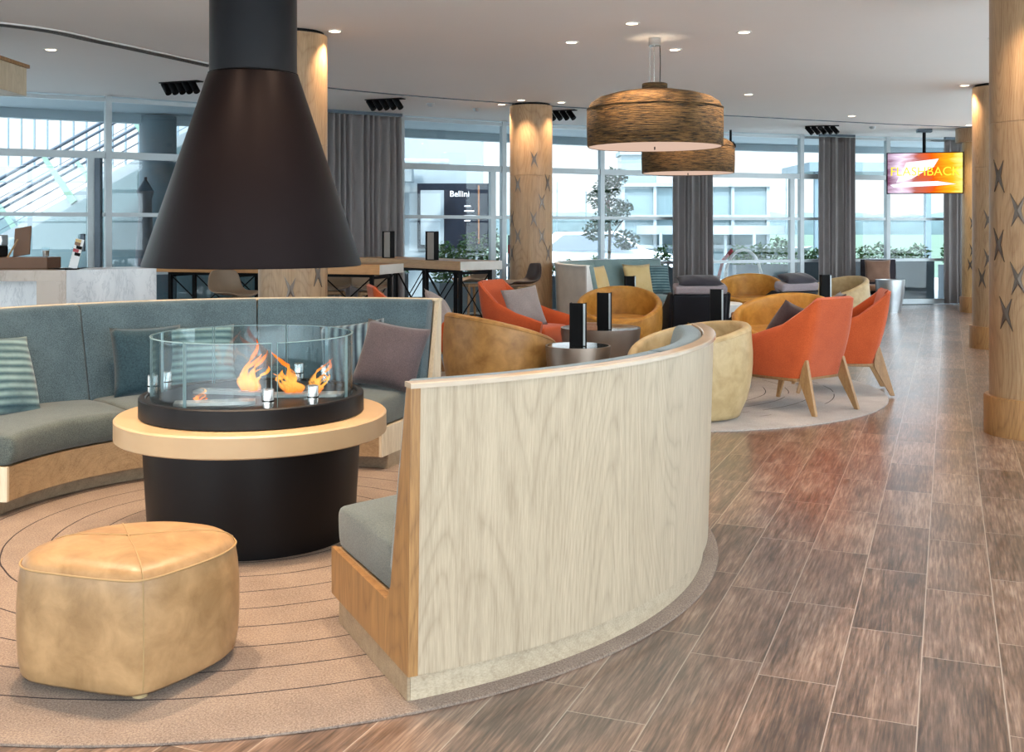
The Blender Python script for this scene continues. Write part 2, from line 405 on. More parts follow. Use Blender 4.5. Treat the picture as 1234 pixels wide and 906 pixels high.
for i, ((x0, y0), (x1, y1)) in enumerate(zip(FAC, FAC[1:])):
    w = bay(i+1, x0, y0, x1, y1, thick=(i in (2, 5, 8)), gm='facade_glass')
    if i == 2:
        MB().box(-5.42, 13.53, 1.12, -5.36, 13.57, 1.34).build('door_handle', M['alu_dark'], w, bevel=.01)
        MB().beam((-5.25, 13.70, 0), (-5.25, 13.70, 2.3), .07, .09).build('dark_jamb', M['alu_dark'], w, smooth=0)
# glazing behind the viewer
xs = [-10.3+i*(RB[0]+10.3)/6 for i in range(7)]
for i in range(6): bay(20+i, xs[i], -5.0, xs[i+1], -5.0)
for i in range(8): bay(30+i, -10.3, -5+i*15.3/8, -10.3, -5+(i+1)*15.3/8)  # unseen left wall, glazed to let in more daylight
MB().beam((-10.3, 10.3, 0), (-10.3, 10.3, CEIL), .1, .1).build('trim_1', M['alu'], smooth=0)['kind'] = 'structure'

for i in range(12): bay(40+i, RB[0]+(RW[0]-RB[0])*i/12, -5+25.7*i/12, RB[0]+(RW[0]-RB[0])*(i+1)/12, -5+25.7*(i+1)/12)  # unseen right wall, glazed to add daylight from the side
# ceiling slot diffuser and shadow-gap strip, following the facade
tr = [(-6.2, 7.7), (-4.2, 8.95), (-3.1, 11.1), (-2.2, 12.9)]
tr = [(-9, 5.9), (-6.2, 7.75), (-4.2, 9.05), (-3.1, 11.2) , (-2.2, 12.95)]
def lerp_path(pts, n=10):
    out = []
    P = [pts[0]]+pts+[pts[-1]]
    for i in range(1, len(P)-2):
        p0, p1, p2, p3 = (Vector(P[i-1]), Vector(P[i]), Vector(P[i+1]), Vector(P[i+2]))
        for k in range(n):
            t = k/n
            out.append(.5*((2*p1)+(-p0+p2)*t+(2*p0-5*p1+4*p2-p3)*t*t+(-p0+3*p1-3*p2+p3)*t**3))
    out.append(Vector(pts[-1])); return out
def ribbon(path, w, z0, z1, off=0):
    m = MB(); rows = []
    for i, p in enumerate(path):
        t = (path[min(i+1, len(path)-1)]-path[max(i-1, 0)]).normalized(); nn = Vector((-t.y, t.x))
        a = p+nn*(off-w/2); b = p+nn*(off+w/2)
        rows.append([(a.x, a.y, z0), (b.x, b.y, z0), (b.x, b.y, z1), (a.x, a.y, z1)])
    m.grid(rows, cv=True); m.f += [(0, 1, 2, 3), tuple(len(m.v)-4+k for k in (3, 2, 1, 0))]; return m
pathA = lerp_path([(-7.6, 7.25), (-5.9, 8.0), (-4.2, 8.95), (-3.7, 9.8), (-3.12, 11.2)])
pathB = lerp_path([(-3.12, 11.2), (-2.2, 12.95), (-.08, 14.5), (1.6, 15.4), (3.2, 16.1), (6.06, 17.4), (8.4, 18.2)])
t = thing('slot_diffuser', 'long dark slotted air vent curving across the ceiling left of the black flue', 'air vent', (-5, 9, CEIL))
def rel(m, t): m.v = [tuple(Vector(v)-t.location) for v in m.v]; return m
rel(ribbon(pathA, .16, CEIL-.012, CEIL-.001), t).build('vent_frame', M['white'], t)
for k in range(4): rel(ribbon(pathA, .012, CEIL-.016, CEIL-.011, -.05+k*.033), t).build('slot', M['slot'], t)
o = struct(ribbon(pathB, .02, CEIL-.012, CEIL-.001).build('trim_2', M['alu_dark']))

# curtains
def curtain(x0, x1, label, folds, pin=.3):
    a = Vector((x0, fac(x0)-pin)); b = Vector((x1, fac(x1)-pin)); d = (b-a); ln = d.length; d.normalize(); nn = Vector((-d.y, d.x))
    t = thing('curtain', label, 'curtain', ((a.x+b.x)/2, (a.y+b.y)/2, 0), 0, 'grey curtains along the glass wall')
    st = folds*12; rows = []; wig = random.uniform(0, 6)
    ph = [random.uniform(.7, 1.3) for _ in range(folds+1)]
    for i in range(st+1):
        u = i/st; k = min(folds, max(0, u*folds+.35*sin(u*17+wig)*sin(pi*u))); am = .055*ph[int(k) if k < folds else folds]
        row = []
        for j, z in enumerate((.03, .8, 1.6, 2.4, 2.9, 3.04)):
            sp = 1+.05*sin(k*1.7+j)*(1-z/3.1)
            off = am*sp*sin(2*pi*k+.35*sin(z*1.3+i*.11))
            p = a+d*(ln*(u+.006*sin(z*2+k)))+nn*off
            row.append((p.x-t.location.x, p.y-t.location.y, z))
        rows.append(row)
    o = MB().grid(rows).build('cloth', M['curtain'], t, smooth=180)
    s = o.modifiers.new('thick', 'SOLIDIFY'); s.thickness = .006
    c = t.location
    MB().beam((a.x-c.x, a.y-c.y, 3.07), (b.x-c.x, b.y-c.y, 3.07), .05, .04).build('track', M['alu_dark'], t, smooth=0)
curtain(-2.72, -1.62, 'wide grey curtain beside the glass wall, right of the black hood', 12)
curtain(2.72, 3.42, 'grey curtain hanging below the smaller pendant lamp, behind the black chairs', 8)
curtain(5.46, 6.15, 'sheer-edged grey curtain between glass bays, left of the brown armchair', 8)
curtain(7.95, 8.75, 'narrow grey curtain at the far right end of the glass wall, behind the television', 7)

# ------------------------------------------------------------------ columns
def star(ang, z, r, s=1., flip=1):
    # four-pointed cross following the column surface
    w, h = .052*s, .115*s
    pts = [(-w, h), (0, .03*s), (w*.85, h*.9), (.02*s, 0), (w, -h), (0, -.032*s), (-w*.85, -h*.92), (-.02*s, 0)]
    m = MB(); f = []; b = []
    for x, y in pts:
        x *= flip; a = ang+x/r
        f.append(((r+.006)*sin(a), -(r+.006)*cos(a), z+y)); b.append(((r-.004)*sin(a), -(r-.004)*cos(a), z+y))
    c = [((r+.009)*sin(ang), -(r+.009)*cos(ang), z)]
    n = 8; vs = f+b+c; fs = [(i, (i+1) % n, 16) for i in range(n)]+[(i, n+i, n+(i+1) % n, (i+1) % n) for i in range(n)]+[tuple(range(15, 7, -1))]
    return m.add(vs, fs)
def column(x, y, r, label, marks, mat='oak_column', capital=False, plinth=True):
    t = thing('column', label, 'column', (x, y, 0), 0, 'round timber columns')
    MB().lathe([(0, 0), (r, 0), (r, 2.118), (r-.004, 2.12), (r-.004, 2.124), (r, 2.126), (r, 3.07), (0, 3.07)], 64).build('shaft', M[mat], t)
    if plinth: MB().lathe([(r-.01, .0), (r+.035, 0), (r+.035, .25), (r+.028, .262), (r-.01, .262)], 64).build('plinth', M['oak_warm'], t)
    MB().lathe([(0, 3.07), (r-.03, 3.07), (r-.03, 3.1), (0, 3.1)], 48).build('shadow_gap', M['black'], t)
    if capital: MB().lathe([(r-.01, 2.86), (r+.1, 2.86), (r+.1, 3.09), (r-.01, 3.09)], 48).build('capital', M['oak_column'], t)
    D0 = y; base = atan2(x, y)
    for px, py in marks:
        # position on the shaft of one inlaid cross
        D = y-r
        for _ in range(4):
            X = (px-617)*D/1300; s = max(-.97, min(.97, (X-x)/r)); D = y-r*sqrt(1-s*s)
        a = math.asin(s); z = H-(py-276)*D/1300
        star(a, z, r).build('metal_cross', M['star'], t, smooth=0)
    return t
M['star'] = metal('dark_bronze_inlay', '#6d625a', .38)
column(3.58, 7.38, .29, 'tall timber column nearest the viewer at the right edge, with dark metal crosses', [(1224, 253.6), (1224, 336.5), (1207.5, 378), (1200, 212), (1200, 295)])
column(5.74, 12.72, .29, 'timber column with metal crosses, second of three along the right side', [(1190, 264.6), (1190, 311.6), (1180.5, 335)])
column(7.9, 18.2, .29, 'slim-looking timber column farthest of three along the right side, with a wide capital', [(1171.5, 269), (1171.5, 302), (1167, 319)], 'oak_far', True)
column(.26, 14.7, .29, 'freestanding timber column scattered with metal crosses, behind the orange armchair', [(624, 222), (624, 284.5), (617, 263.6), (617, 304.6), (644, 327), (643.6, 191.6), (643, 263.6), (653, 243), (653, 284.5), (660, 220), (660.5, 305)])
column(-1.9, 9.36, .295, 'timber column standing behind the black fireplace hood', [(350, 349), (383, 330)])

# ------------------------------------------------------------------ rugs
r1 = MB().lathe([(0, 0.001), (2.10, 0.001), (2.10, .008), (2.09, .012), (0, .012)], 128).build('round_rug', M['rug'], loc=(-1.18, 5.01, 0))
tag(r1, 'round beige rug with thin dark rings under the fireplace and curved banquettes', 'rug')
r2 = MB().lathe([(0, 0.001), (2.07, 0.001), (2.07, .008), (2.06, .012), (0, .012)], 128).build('round_rug', M['rug2'], loc=(1.12, 9.49, 0))
tag(r2, 'pale round rug with dark arcs under the two orange chairs', 'rug')
RZ = .012

# ------------------------------------------------------------------ curved banquettes
def sq(prof, k):  # shrink a closed (r,z) profile toward its centre by k metres
    cx = sum(p[0] for p in prof)/len(prof); cz = sum(p[1] for p in prof)/len(prof)
    out = []
    for r, z in prof:
        d = Vector((r-cx, z-cz)); l = d.length; out.append((cx+d.x*(l-k)/l, cz+d.y*(l-k)/l))
    return out
def round_poly(pts, rad, n=4):
    out = []; m = len(pts)
    for i in range(m):
        p = Vector(pts[i]); a = Vector(pts[i-1])-p; b = Vector(pts[(i+1) % m])-p
        k = min(rad, a.length*.45, b.length*.45); a = p+a.normalized()*k; b = p+b.normalized()*k
        for j in range(n+1):
            t = j/n; out.append(tuple((1-t)**2*a+2*t*(1-t)*p+t*t*b))
    return out
def puff(prof, a0, a1, n=20, e=.03, name='', dome=0):
    # upholstered arc with rounded ends
    m = MB(); R_ = max(p[0] for p in prof); de = e/R_
    sts = [(a0, e), (a0+de*.12, e*.5), (a0+de*.4, e*.18), (a0+de, 0)]+[(a0+de+(a1-a0-2*de)*i/n, 0) for i in range(1, n)]+[(a1-de, 0), (a1-de*.4, e*.18), (a1-de*.12, e*.5), (a1, e)]
    rows = []
    for a, k in sts:
        q = sq(prof, k); u = (a-a0)/(a1-a0); up = dome*sin(pi*u)**.6
        zc = sum(p[1] for p in q)/len(q)
        rows.append([(r*cos(a), r*sin(a), z+(up if z > zc else 0)) for r, z in q])
    m.grid(rows, cv=True); k = len(prof); nv = len(m.v)
    m.f += [tuple(range(k-1, -1, -1)), tuple(range(nv-k, nv))]
    return m
def banquette(c, a0, a1, label, segs, mats, group):
    a0 = R(a0); a1 = R(a1); segs = [R(x) for x in segs]
    t = thing('curved_banquette', label, 'banquette', (c[0], c[1], RZ if c[1] < 10 else 0), 0, group)
    n = int((a1-a0)/R(1.5)); ea = .03/2.05
    MB().lathe([(1.33, 0), (2.035, 0), (2.035, .079), (1.33, .079)], n, a0=a0+.008, a1=a1-.008, close=True).build('plinth', M[mats[4]], t)
    for q in (a0+.003, a1-.0075): MB().lathe([(1.33, 0), (2.034, 0), (2.034, .079), (1.33, .079)], 1, a0=q, a1=q+.0045, close=True).build('plinth_end', M['oak_plinth'], t)
    MB().lathe([(2.057, .08), (2.080, .925), (2.05, .925), (2.025, .08)], n, a0=a0+ea, a1=a1-ea, close=True).build('back_panel', M[mats[0]], t)
    MB().lathe([(1.25, .08), (1.88, .08), (1.88, .243), (1.25, .243)], n, a0=a0+ea, a1=a1-ea, close=True).build('seat_base', M[mats[1]], t)
    ep = [(2.060, .08), (2.083, .928), (2.045, .928), (1.90, .30), (1.86, .247), (1.246, .247), (1.246, .08)]
    MB().lathe(ep, 2, a0=a0, a1=a0+ea, close=True).build('end_panel', M[mats[2]], t)
    MB().lathe(ep, 2, a0=a1-ea, a1=a1, close=True).build('end_panel', M[mats[2]], t)
    MB().lathe([(2.035, .926), (2.09, .926), (2.09, .939), (2.086, .942), (2.038, .942), (2.035, .939)], n, a0=a0-.001, a1=a1+.001, close=True).build('top_cap', M[mats[5]], t)
    b = [a0+ea+.002]+segs+[a1-ea-.002]
    for p, q in zip(b, b[1:]):
        pr = round_poly([(1.79, .30), (1.945, .938), (2.032, .938), (2.03, .90), (1.92, .30)], .03)
        puff(pr, p+.002, q-.002, 22, .014).build('back_cushion', M[mats[3]], t, smooth=60)
        pr = round_poly([(1.238, .247), (1.225, .385), (1.55, .405), (1.83, .395), (1.86, .247)], .05, 5)
        puff(pr, p+.003, q-.003, 22, .03, dome=.02).build('seat_cushion', M[mats[6]], t, smooth=60)
    return t
C1 = (-1.18, 5.01)
pal = ('oak_pale', 'oak_fascia', 'oak_warm', 'teal', 'oak_plinth_pale', 'cap', 'seat_teal')
banquette(C1, -64.8, 3, 'curved banquette with pale timber back panel nearest the viewer, right of the fireplace', [-31], pal, 'curved teal banquettes')
pal2 = ('oak_pale', 'oak_fascia', 'oak_edge', 'teal', 'oak_plinth', 'oak_edge', 'seat_teal')
banquette(C1, 69.6, 173, 'long curved teal banquette behind and left of the fireplace, facing the viewer', [103.4, 135], pal2, 'curved teal banquettes')
pal3 = ('bar_end', 'oak_fascia', 'white', 'teal_far', 'oak_plinth', 'white', 'teal_far')
banquette((2.67, 14.8), 100, 214, 'far curved pale teal banquette with yellow cushions, near the glass wall', [138, 176], pal3, 'curved teal banquettes')
# ------------------------------------------------------------------ fireplace
FX, FY = -1.19, 4.965
t = thing('fire_pit', 'round black gas fire table with a pale timber ledge and a glass ring', 'fireplace', (FX, FY, RZ))
MB().lathe([(0, 0), (.462, 0), (.488, .45), (0, .45)], 96).build('base', M['black_metal'], t)
MB().lathe([(.40, .452), (.600, .452), (.608, .458), (.608, .540), (.600, .548), (.40, .548)], 96).build('ledge', M['maple'], t)
MB().lathe([(.485, .549), (.503, .553), (.503, .633), (.498, .638), (.475, .638), (.470, .633), (.470, .627), (0, .627), (0, .549)], 96).build('burner_tray', M['black_metal'], t)
for a0, a1 in ((-64, -12), (-11, 52), (53, 82), (83, 128), (129, 170), (171, 189), (190, 244), (245, 293)):
    g = MB().lathe([(.446, .6275), (.454, .6275), (.454, .905), (.446, .905)], 20, a0=R(a0), a1=R(a1), close=True).build('glass_panel', M['fireglass'], t)
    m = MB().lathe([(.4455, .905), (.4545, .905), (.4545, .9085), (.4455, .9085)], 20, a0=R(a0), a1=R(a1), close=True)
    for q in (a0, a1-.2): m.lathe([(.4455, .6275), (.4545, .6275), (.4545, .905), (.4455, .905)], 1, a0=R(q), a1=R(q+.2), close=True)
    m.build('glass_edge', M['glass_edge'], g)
for a in (-69, -44, 180, 163, 75, 55):
    x, y = .463*cos(R(a)), .463*sin(R(a))
    p = MB().lathe([(0, .628), (.024, .628), (.024, .712), (.022, .716), (0, .716)], 24, c=(x, y)).build('glass_clamp', M['chrome'], t)
    MB().lathe([(0, .0), (.0255, .0), (.0255, .006), (0, .006)], 24, c=(x, y)).build('clamp_band', M['black'], p, loc=(0, 0, .664))
def burner(x, y, rz, w=.17, d=.045):
    Mx = Matrix.Translation((x, y, .628)) @ Matrix.Rotation(rz, 4, 'Z')
    m = MB(); m.box(-w, -d, 0, w, -d+.014, .014); m.box(-w, d-.014, 0, w, d, .014); m.box(-w, -d, 0, -w+.03, d, .014); m.box(w-.03, -d, 0, w, d, .014)
    m.box(-w, -.008, 0, w, .008, .014)
    for k in range(5): m.box(-w+.03+k*.06, -d, .0, -w+.045+k*.06, d, .012)
    b = m.move(Mx).build('burner', M['burner'], t, smooth=0)
    MB().box(-w+.01, -d+.008, .001, w-.01, d-.008, .005).move(Mx).build('burner_bed', M['black'], b, smooth=0)
burner(-.10, -.28, R(12)); burner(-.11, .03, R(-12)); burner(.25, -.05, R(4))
def flame(x, y, h, r, seed, lean=0):
    rnd = random.Random(seed); m = MB()
    for q in range(5):
        ox, oy = rnd.uniform(-r, r)*.9, rnd.uniform(-r, r)*.4; hh = h*rnd.uniform(.45, 1.0) if q else h; rr = r*rnd.uniform(.3, .55)
        ph = rnd.uniform(0, 6.3); rows = []
        for i in range(13):
            u = i/12; w = rr*(sin(pi*min(1, u*1.35+.18))**.8 if u < .6 else (1-u)**.9*1.5)*(1-.15*sin(9*u+ph)); w = max(w, .0008)
            cx = ox+.02*sin(5*u+ph)*u*2+lean*u*u; cy = oy+.015*cos(4*u+ph)*u
            rows.append([(cx+w*cos(2*pi*k/12)*(1+.2*sin(3*k+ph)), cy+w*.6*sin(2*pi*k/12), hh*u) for k in range(12)])
        m.grid(rows, cv=True)
    o = m.build('gas_flame', M['flame'], smooth=180, loc=(FX+x, FY+y, RZ+.636)); return o
tag(flame(-.02, .03, .24, .055, 3, .03), 'tall orange flame left of centre in the glass fire ring', 'flame', 'gas flames')
tag(flame(.16, -.04, .20, .06, 5, -.05), 'broad orange flame right of centre in the glass fire ring', 'flame', 'gas flames')
tag(flame(-.17, -.25, .06, .016, 8), 'tiny flame on the front burner, left of the tall flame', 'flame', 'gas flames')
tag(flame(.29, -.02, .16, .035, 11, .04), 'faint flame at the far right end of the burners', 'flame', 'gas flames')
t = thing('fireplace_hood', 'large black conical fireplace hood hanging from the ceiling on a round flue', 'fireplace hood', (-1.19, 4.965, 0))
MB().lathe([(.482, 1.232), (.490, 1.232), (.492, 1.24), (.205, 2.105), (.198, 2.11), (.19, 2.10), (.476, 1.245)], 96, close=True).build('cone', M['hood'], t)
MB().lathe([(.197, 2.09), (.197, 3.09), (.18, 3.09), (.18, 2.09)], 72, close=True).build('flue', M['flue'], t)
MB().lathe([(.17, 2.05), (.199, 2.107), (.203, 2.112), (.197, 2.116), (.17, 2.116)], 72, close=True).build('collar', M['black'], t)

# ------------------------------------------------------------------ leather pouf
def crc(pts, n=8):
    out = []; m = len(pts)
    for i in range(m):
        p0, p1, p2, p3 = (Vector(pts[(i+k) % m]) for k in (-1, 0, 1, 2))
        for k in range(n):
            t_ = k/n; out.append(.5*((2*p1)+(-p0+p2)*t_+(2*p0-5*p1+4*p2-p3)*t_*t_+(-p0+3*p1-3*p2+p3)*t_**3))
    return out
pf = [(-1.075, 3.148), (-.985, 3.26), (-.905, 3.42), (-.90, 3.56), (-1.00, 3.68), (-1.18, 3.725), (-1.38, 3.66), (-1.505, 3.50), (-1.535, 3.36), (-1.48, 3.255), (-1.33, 3.195), (-1.16, 3.145)]
pc = Vector((-1.22, 3.43)); ol = [p-pc for p in crc(pf, 8)]
t = thing('leather_pouf', 'rounded tan leather pouf with stitched seams on the rug in front of the fireplace', 'pouf', (pc.x, pc.y, RZ))
rows = []
for z, s in ((.03, .86), (.02, .93), (.03, .962), (.07, .985), (.15, 1.0), (.24, 1.0), (.31, .985), (.352, .965), (.372, .94), (.386, .88), (.398, .76), (.406, .6), (.411, .4), (.413, .2), (.4135, .02)):
    rows.append([(p.x*s, p.y*s, z) for p in ol])
m = MB().grid(rows, cv=True); m.f.append(tuple(range(len(ol)-1, -1, -1)))
m.build('body', M['pouf'], t, smooth=180)
MB().tube([(p.x*.967, p.y*.967, .360) for p in ol], .0032, 6, True).build('seam', M['thread'], t)
def topseam(i, j):
    a, b = ol[i], ol[j]; pts = []
    lv = [(.352, .968), (.372, .944), (.386, .886), (.398, .765), (.406, .604), (.411, .403), (.4135, .2), (.415, 0)]
    for z, s in lv: pts.append((a.x*s, a.y*s, z+.001))
    for z, s in lv[-2::-1]: pts.append((b.x*s, b.y*s, z+.001))
    MB().tube(pts, .0022, 6).build('seam', M['thread'], t)
topseam(0, 46); topseam(56, 25)
for i in (0, 46):
    a = ol[i]; MB().tube([(a.x*s, a.y*s, z) for z, s in ((.03, .957), (.07, .987), (.15, 1.002), (.24, 1.002), (.31, .987), (.352, .968))], .0022, 6).build('seam', M['thread'], t)
for i in (0, 30, 60): MB().lathe([(0, 0), (.022, 0), (.024, .03), (0, .03)], 16, c=(ol[i].x*.78, ol[i].y*.78)).build('foot', M['cream'], t)

# ------------------------------------------------------------------ cushions
def pillow_mb(w, h, th=.14, n=14):
    rows = {}; m = MB()
    for sgn in (1, -1):
        rs = []
        for i in range(n+1):
            u = -1+2*i/n; row = []
            for j in range(n+1):
                v = -1+2*j/n
                e = max(0, (1-u*u))*max(0, (1-v*v)); d = th/2*(e**.42)
                pu = u*(1-.07*(1-v*v)*abs(u)**2)*1.0; pv = v*(1-.07*(1-u*u)*abs(v)**2)
                row.append((pu*w/2, sgn*d+.004*sin(7*u+3*v)*e, pv*h/2))
            rs.append(row)
        m.grid(rs)
    return m
def cushion(label, mat, loc, rz, tilt=-15, w=.45, h=.45, th=.15, roll=0, group=None):
    o = pillow_mb(w, h, th).build('throw_cushion', M[mat], smooth=180)
    o.location = loc; o.rotation_euler = (R(tilt), R(roll), rz); return tag(o, label, 'cushion', group)
def on_bench(label, mat, ang, r, z, c=C1, **k):
    a = R(ang); return cushion(label, mat, (c[0]+r*cos(a), c[1]+r*sin(a), z), a-pi/2, group=k.pop('group', 'scatter cushions on the curved teal banquettes'), **k)
on_bench('pale-striped teal cushion at the left edge, on the long teal banquette', 'stripe_teal', 156, 1.66, .625, tilt=-22, roll=6)
on_bench('plain dark teal cushion on the banquette, left of the glass fire ring', 'dark_teal', 125, 1.72, .615, w=.42, h=.42, tilt=-14)
on_bench('striped teal cushion seen through the glass fire ring', 'stripe_teal', 115, 1.70, .61, w=.44, h=.42, tilt=-18)
on_bench('blue and white striped cushion right of the glass fire ring', 'stripe_blue', 83.5, 1.70, .62, w=.42, h=.42, tilt=-20, roll=-8)
on_bench('taupe cushion at the right end of the long teal banquette', 'taupe_cushion', 74.5, 1.64, .625, w=.42, h=.42, tilt=-24, roll=8)
C3 = (2.67, 14.8)
on_bench('blue cushion leftmost on the far pale banquette', 'dark_teal', 158, 1.72, .63, c=C3)
on_bench('yellow cushion on the far pale banquette, second from the left', 'yellow_cushion', 146, 1.68, .63, c=C3, w=.48, h=.48)
on_bench('yellow cushion on the far pale banquette, beside the striped one', 'yellow_cushion', 117, 1.68, .63, c=C3, w=.5, h=.5)
on_bench('pleated pale teal cushion rightmost on the far pale banquette', 'stripe_teal', 106, 1.72, .63, c=C3, w=.46, h=.46)

def face(dx, dy): return atan2(-dx, dy)   # heading so that local +Y points along (dx,dy)
# ------------------------------------------------------------------ tub chairs (front = +Y)
def ro(z, r): return r*(.82+.18*sin(min(z/.42, 1)*pi/2))-(.02*max(0, z-.5)/.24)
def tub(name_label, mat, loc, rz, r=.455, hb=.74, hf=.40, power=.8, seat_mat=None, th=.065):
    t = thing('tub_chair', name_label, 'tub chair', loc, rz, 'leather tub chairs')
    n = 64; rows = []
    for i in range(n):
        a = 2*pi*i/n; f = (1+cos(a+pi/2))/2     # 1 at the back (-Y)
        h = hf+(hb-hf)*(f**power); pr = []
        pr.append((ro(0, r)*.82, .012))
        pr.append((ro(0, r)*.97, .015)); pr.append((ro(0, r), .05))
        for k in range(1, 8): z = .05+(h-.06)*k/7; pr.append((ro(z, r), z))
        R0 = ro(h, r); cxr = R0-th/2
        for k in range(1, 6): q = pi*k/6; pr.append((cxr+th/2*cos(q), h-.01+th*.42*sin(q)))
        for k in range(0, 5): z = h-.02+(.345-h+.02)*k/4; pr.append((ro(z, r)-th-.0*(k/4), z))
        pr.append((.2, .34)); pr.append((.0005, .34))
        rows.append([(p*cos(a), p*sin(a), z) for p, z in pr])
    MB().grid(rows, cu=True).build('shell', M[mat], t, smooth=180)
    rs = ro(.4, r)-th-.006
    MB().lathe([(0, .345), (rs*.96, .345), (rs, .365), (rs, .405), (rs*.965, .432), (rs*.8, .445), (rs*.4, .452), (0, .454)], 48).build('seat_cushion', M[seat_mat or mat], t, smooth=180)
    MB().lathe([(0, 0), (r*.55, 0), (r*.55, .014), (0, .014)], 32).build('base_ring', M['black'], t)
    if th:
        pts = []
        for i in range(n): 
            a = 2*pi*i/n; f = (1+cos(a+pi/2))/2; h = hf+(hb-hf)*(f**power)
            pts.append(((ro(h, r)+.001)*cos(a), (ro(h, r)+.001)*sin(a), h-.012))
        MB().tube(pts, .004, 6, True).build('piping', M[mat], t)
    return t
tub('pale tan leather tub chair seen from behind, just right of the curved timber banquette', 'cream', (1.33, 8.06, RZ), face(-.97, -.22), r=.46, power=.5, hb=.675)
tub('brown leather tub chair with its back to the viewer, left of the near drum table', 'tan', (-.10, 8.72, RZ), face(.85, .5), r=.46, power=.62, hb=.71)
tub('mustard leather tub chair facing the viewer behind the drum tables', 'mustard', (1.18, 11.85, 0), R(172), r=.47)
tub('mustard leather tub chair facing the viewer, directly behind the nearer orange chair', 'mustard', (2.62, 10.35, RZ), R(150), r=.50)
tub('mustard leather tub chair farthest back, between the two black lounge chairs', 'mustard', (3.38, 15.3, 0), R(165), r=.48)
tub('cream leather tub chair turned sideways near the far curtain', 'cream', (4.42, 14.7, 0), face(-.9, -.45), r=.44, power=.6)

# ------------------------------------------------------------------ orange armchairs (front = +Y)
KP = [(0, (0, -.27), (0, -.41, .862)), (.22, (.18, -.268), (.19, -.408, .862)), (.27, (.225, -.262), (.228, -.402, .858)), (.31, (.262, -.235), (.252, -.365, .83)), (.36, (.28, -.19), (.268, -.30, .775)),
      (.5, (.298, -.06), (.31, -.14, .655)), (.7, (.315, .12), (.352, .10, .565)), (.88, (.315, .28), (.368, .32, .515)), (1, (.30, .34), (.35, .40, .49))]
def kp(s):
    s = abs(s)
    for a, b in zip(KP, KP[1:]):
        if s <= b[0]+1e-9:
            u = (s-a[0])/(b[0]-a[0]); return [x+(y-x)*u for x, y in zip(a[1]+a[2], b[1]+b[2])]
def orange(label, loc, rz, mat='orange'):
    t = thing('orange_armchair', label, 'armchair', loc, rz, 'orange upholstered armchairs')
    S = sorted(set([-k[0] for k in KP]+[k[0] for k in KP]+[i/20 for i in range(-20, 21)])); ZL = 7
    out = []; inn = []
    B = [kp(s) for s in S]; sg = [1 if s >= 0 else -1 for s in S]
    P = [[Vector((q[0]*g+(q[2]-q[0])*g*(k/ZL)+0, q[1]+(q[3]-q[1])*(k/ZL), .262+(q[4]-.262)*(k/ZL))) for k in range(ZL+1)] for q, g in zip(B, sg)]
    n = len(S)
    for i in range(n):
        ro_, ri = [], []
        for k in range(ZL+1):
            tt = P[min(i+1, n-1)][k]-P[max(i-1, 0)][k]; nn = Vector((tt.y, -tt.x, 0)).normalized()
            u = k/ZL; bul = .022*sin(pi*u)
            p = P[i][k]; ro_.append(p+nn*bul); ri.append(p-nn*(.055 if k < ZL else .045))
        rows = [ro_[0]-Vector((0, 0, 0))]+ro_[1:]
        out.append(ro_); inn.append(ri)
    rows = []
    for i in range(n):
        top_o, top_i = out[i][-1], inn[i][-1]; mid = (top_o+top_i)/2+Vector((0, 0, .014))
        rows.append(out[i]+[mid]+inn[i][::-1])
    m = MB().grid(rows, cv=True); kk = len(rows[0]); nv = len(m.v)
    m.f += [tuple(range(kk-1, -1, -1)), tuple(range(nv-kk, nv))]
    m.build('backrest', M[mat], t, smooth=55)
    sp = round_poly([(-.262, -.22), (-.262, .37), (.262, .37), (.262, -.22)], .05)
    sm = MB(); rows = []
    for z, s in ((.27, .97), (.28, 1.), (.39, 1.), (.42, .985), (.435, .93), (.445, .7), (.45, .3), (.451, .02)): rows.append([(x*s, .075+(y-.075)*s, z) for x, y in sp])
    sm.grid(rows, cv=True); sm.f.append(tuple(range(len(sp)))); sm.build('seat', M[mat], t, smooth=60)
    fr = MB(); fr.box(-.27, -.24, .235, .27, .35, .262); fr.build('seat_rail', M['walnut_leg'], t, bevel=.006)
    for g in (-1, 1):
        pl = [(-.285, .40), (-.312, .405), (-.425, 0), (-.388, 0), (-.262, .235), (-.262, .275)]; n_ = len(pl); x0, x1 = sorted((g*.222, g*.252))
        lm = MB(); lm.add([(x0, y, z) for y, z in pl]+[(x1, y, z) for y, z in pl], [tuple(range(n_)), tuple(range(2*n_-1, n_-1, -1))]+[(q, (q+1) % n_, n_+(q+1) % n_, n_+q) for q in range(n_)])
        lm.v = [(x+g*(.30-z)*.10, y, z) for x, y, z in lm.v]
        lm.build('leg', M['walnut_leg'], t, bevel=.004)
        lm = MB(); lm.beam((g*.25, .27, .26), (g*.285, .36, 0), .03, .06, .024, .028, up=(0, 1, 0)); lm.build('leg', M['walnut_leg'], t, bevel=.004)
    return t
orange('orange fabric armchair seen from behind on the pale rug, the nearer of the pair', (2.20, 8.47, RZ), face(-.62, .79))
orange('orange fabric armchair facing left, partly hidden behind the nearer one at the walkway', (2.82, 9.33, RZ), face(-.97, .18))
orange('orange fabric armchair facing right with a grey cushion, beside the drum tables', (.12, 10.75, RZ), face(.85, -.52))
orange('orange fabric armchair mostly hidden behind the end of the teal banquette', (-.95, 10.25, 0), face(.75, .2))
cushion('grey square cushion leaning on the orange armchair beside the drum tables', 'grey_cushion', (.12, 10.61, .63), face(.55, -.84)+pi, -22, .42, .42, .13, roll=-6, group='cushions on the armchairs')
cushion('grey cushion on the hidden orange armchair, behind the teal banquette end', 'grey_cushion', (-.67, 10.15, .62), face(.8, -.4)+pi, -32, .40, .40, .13, roll=20, group='cushions on the armchairs')
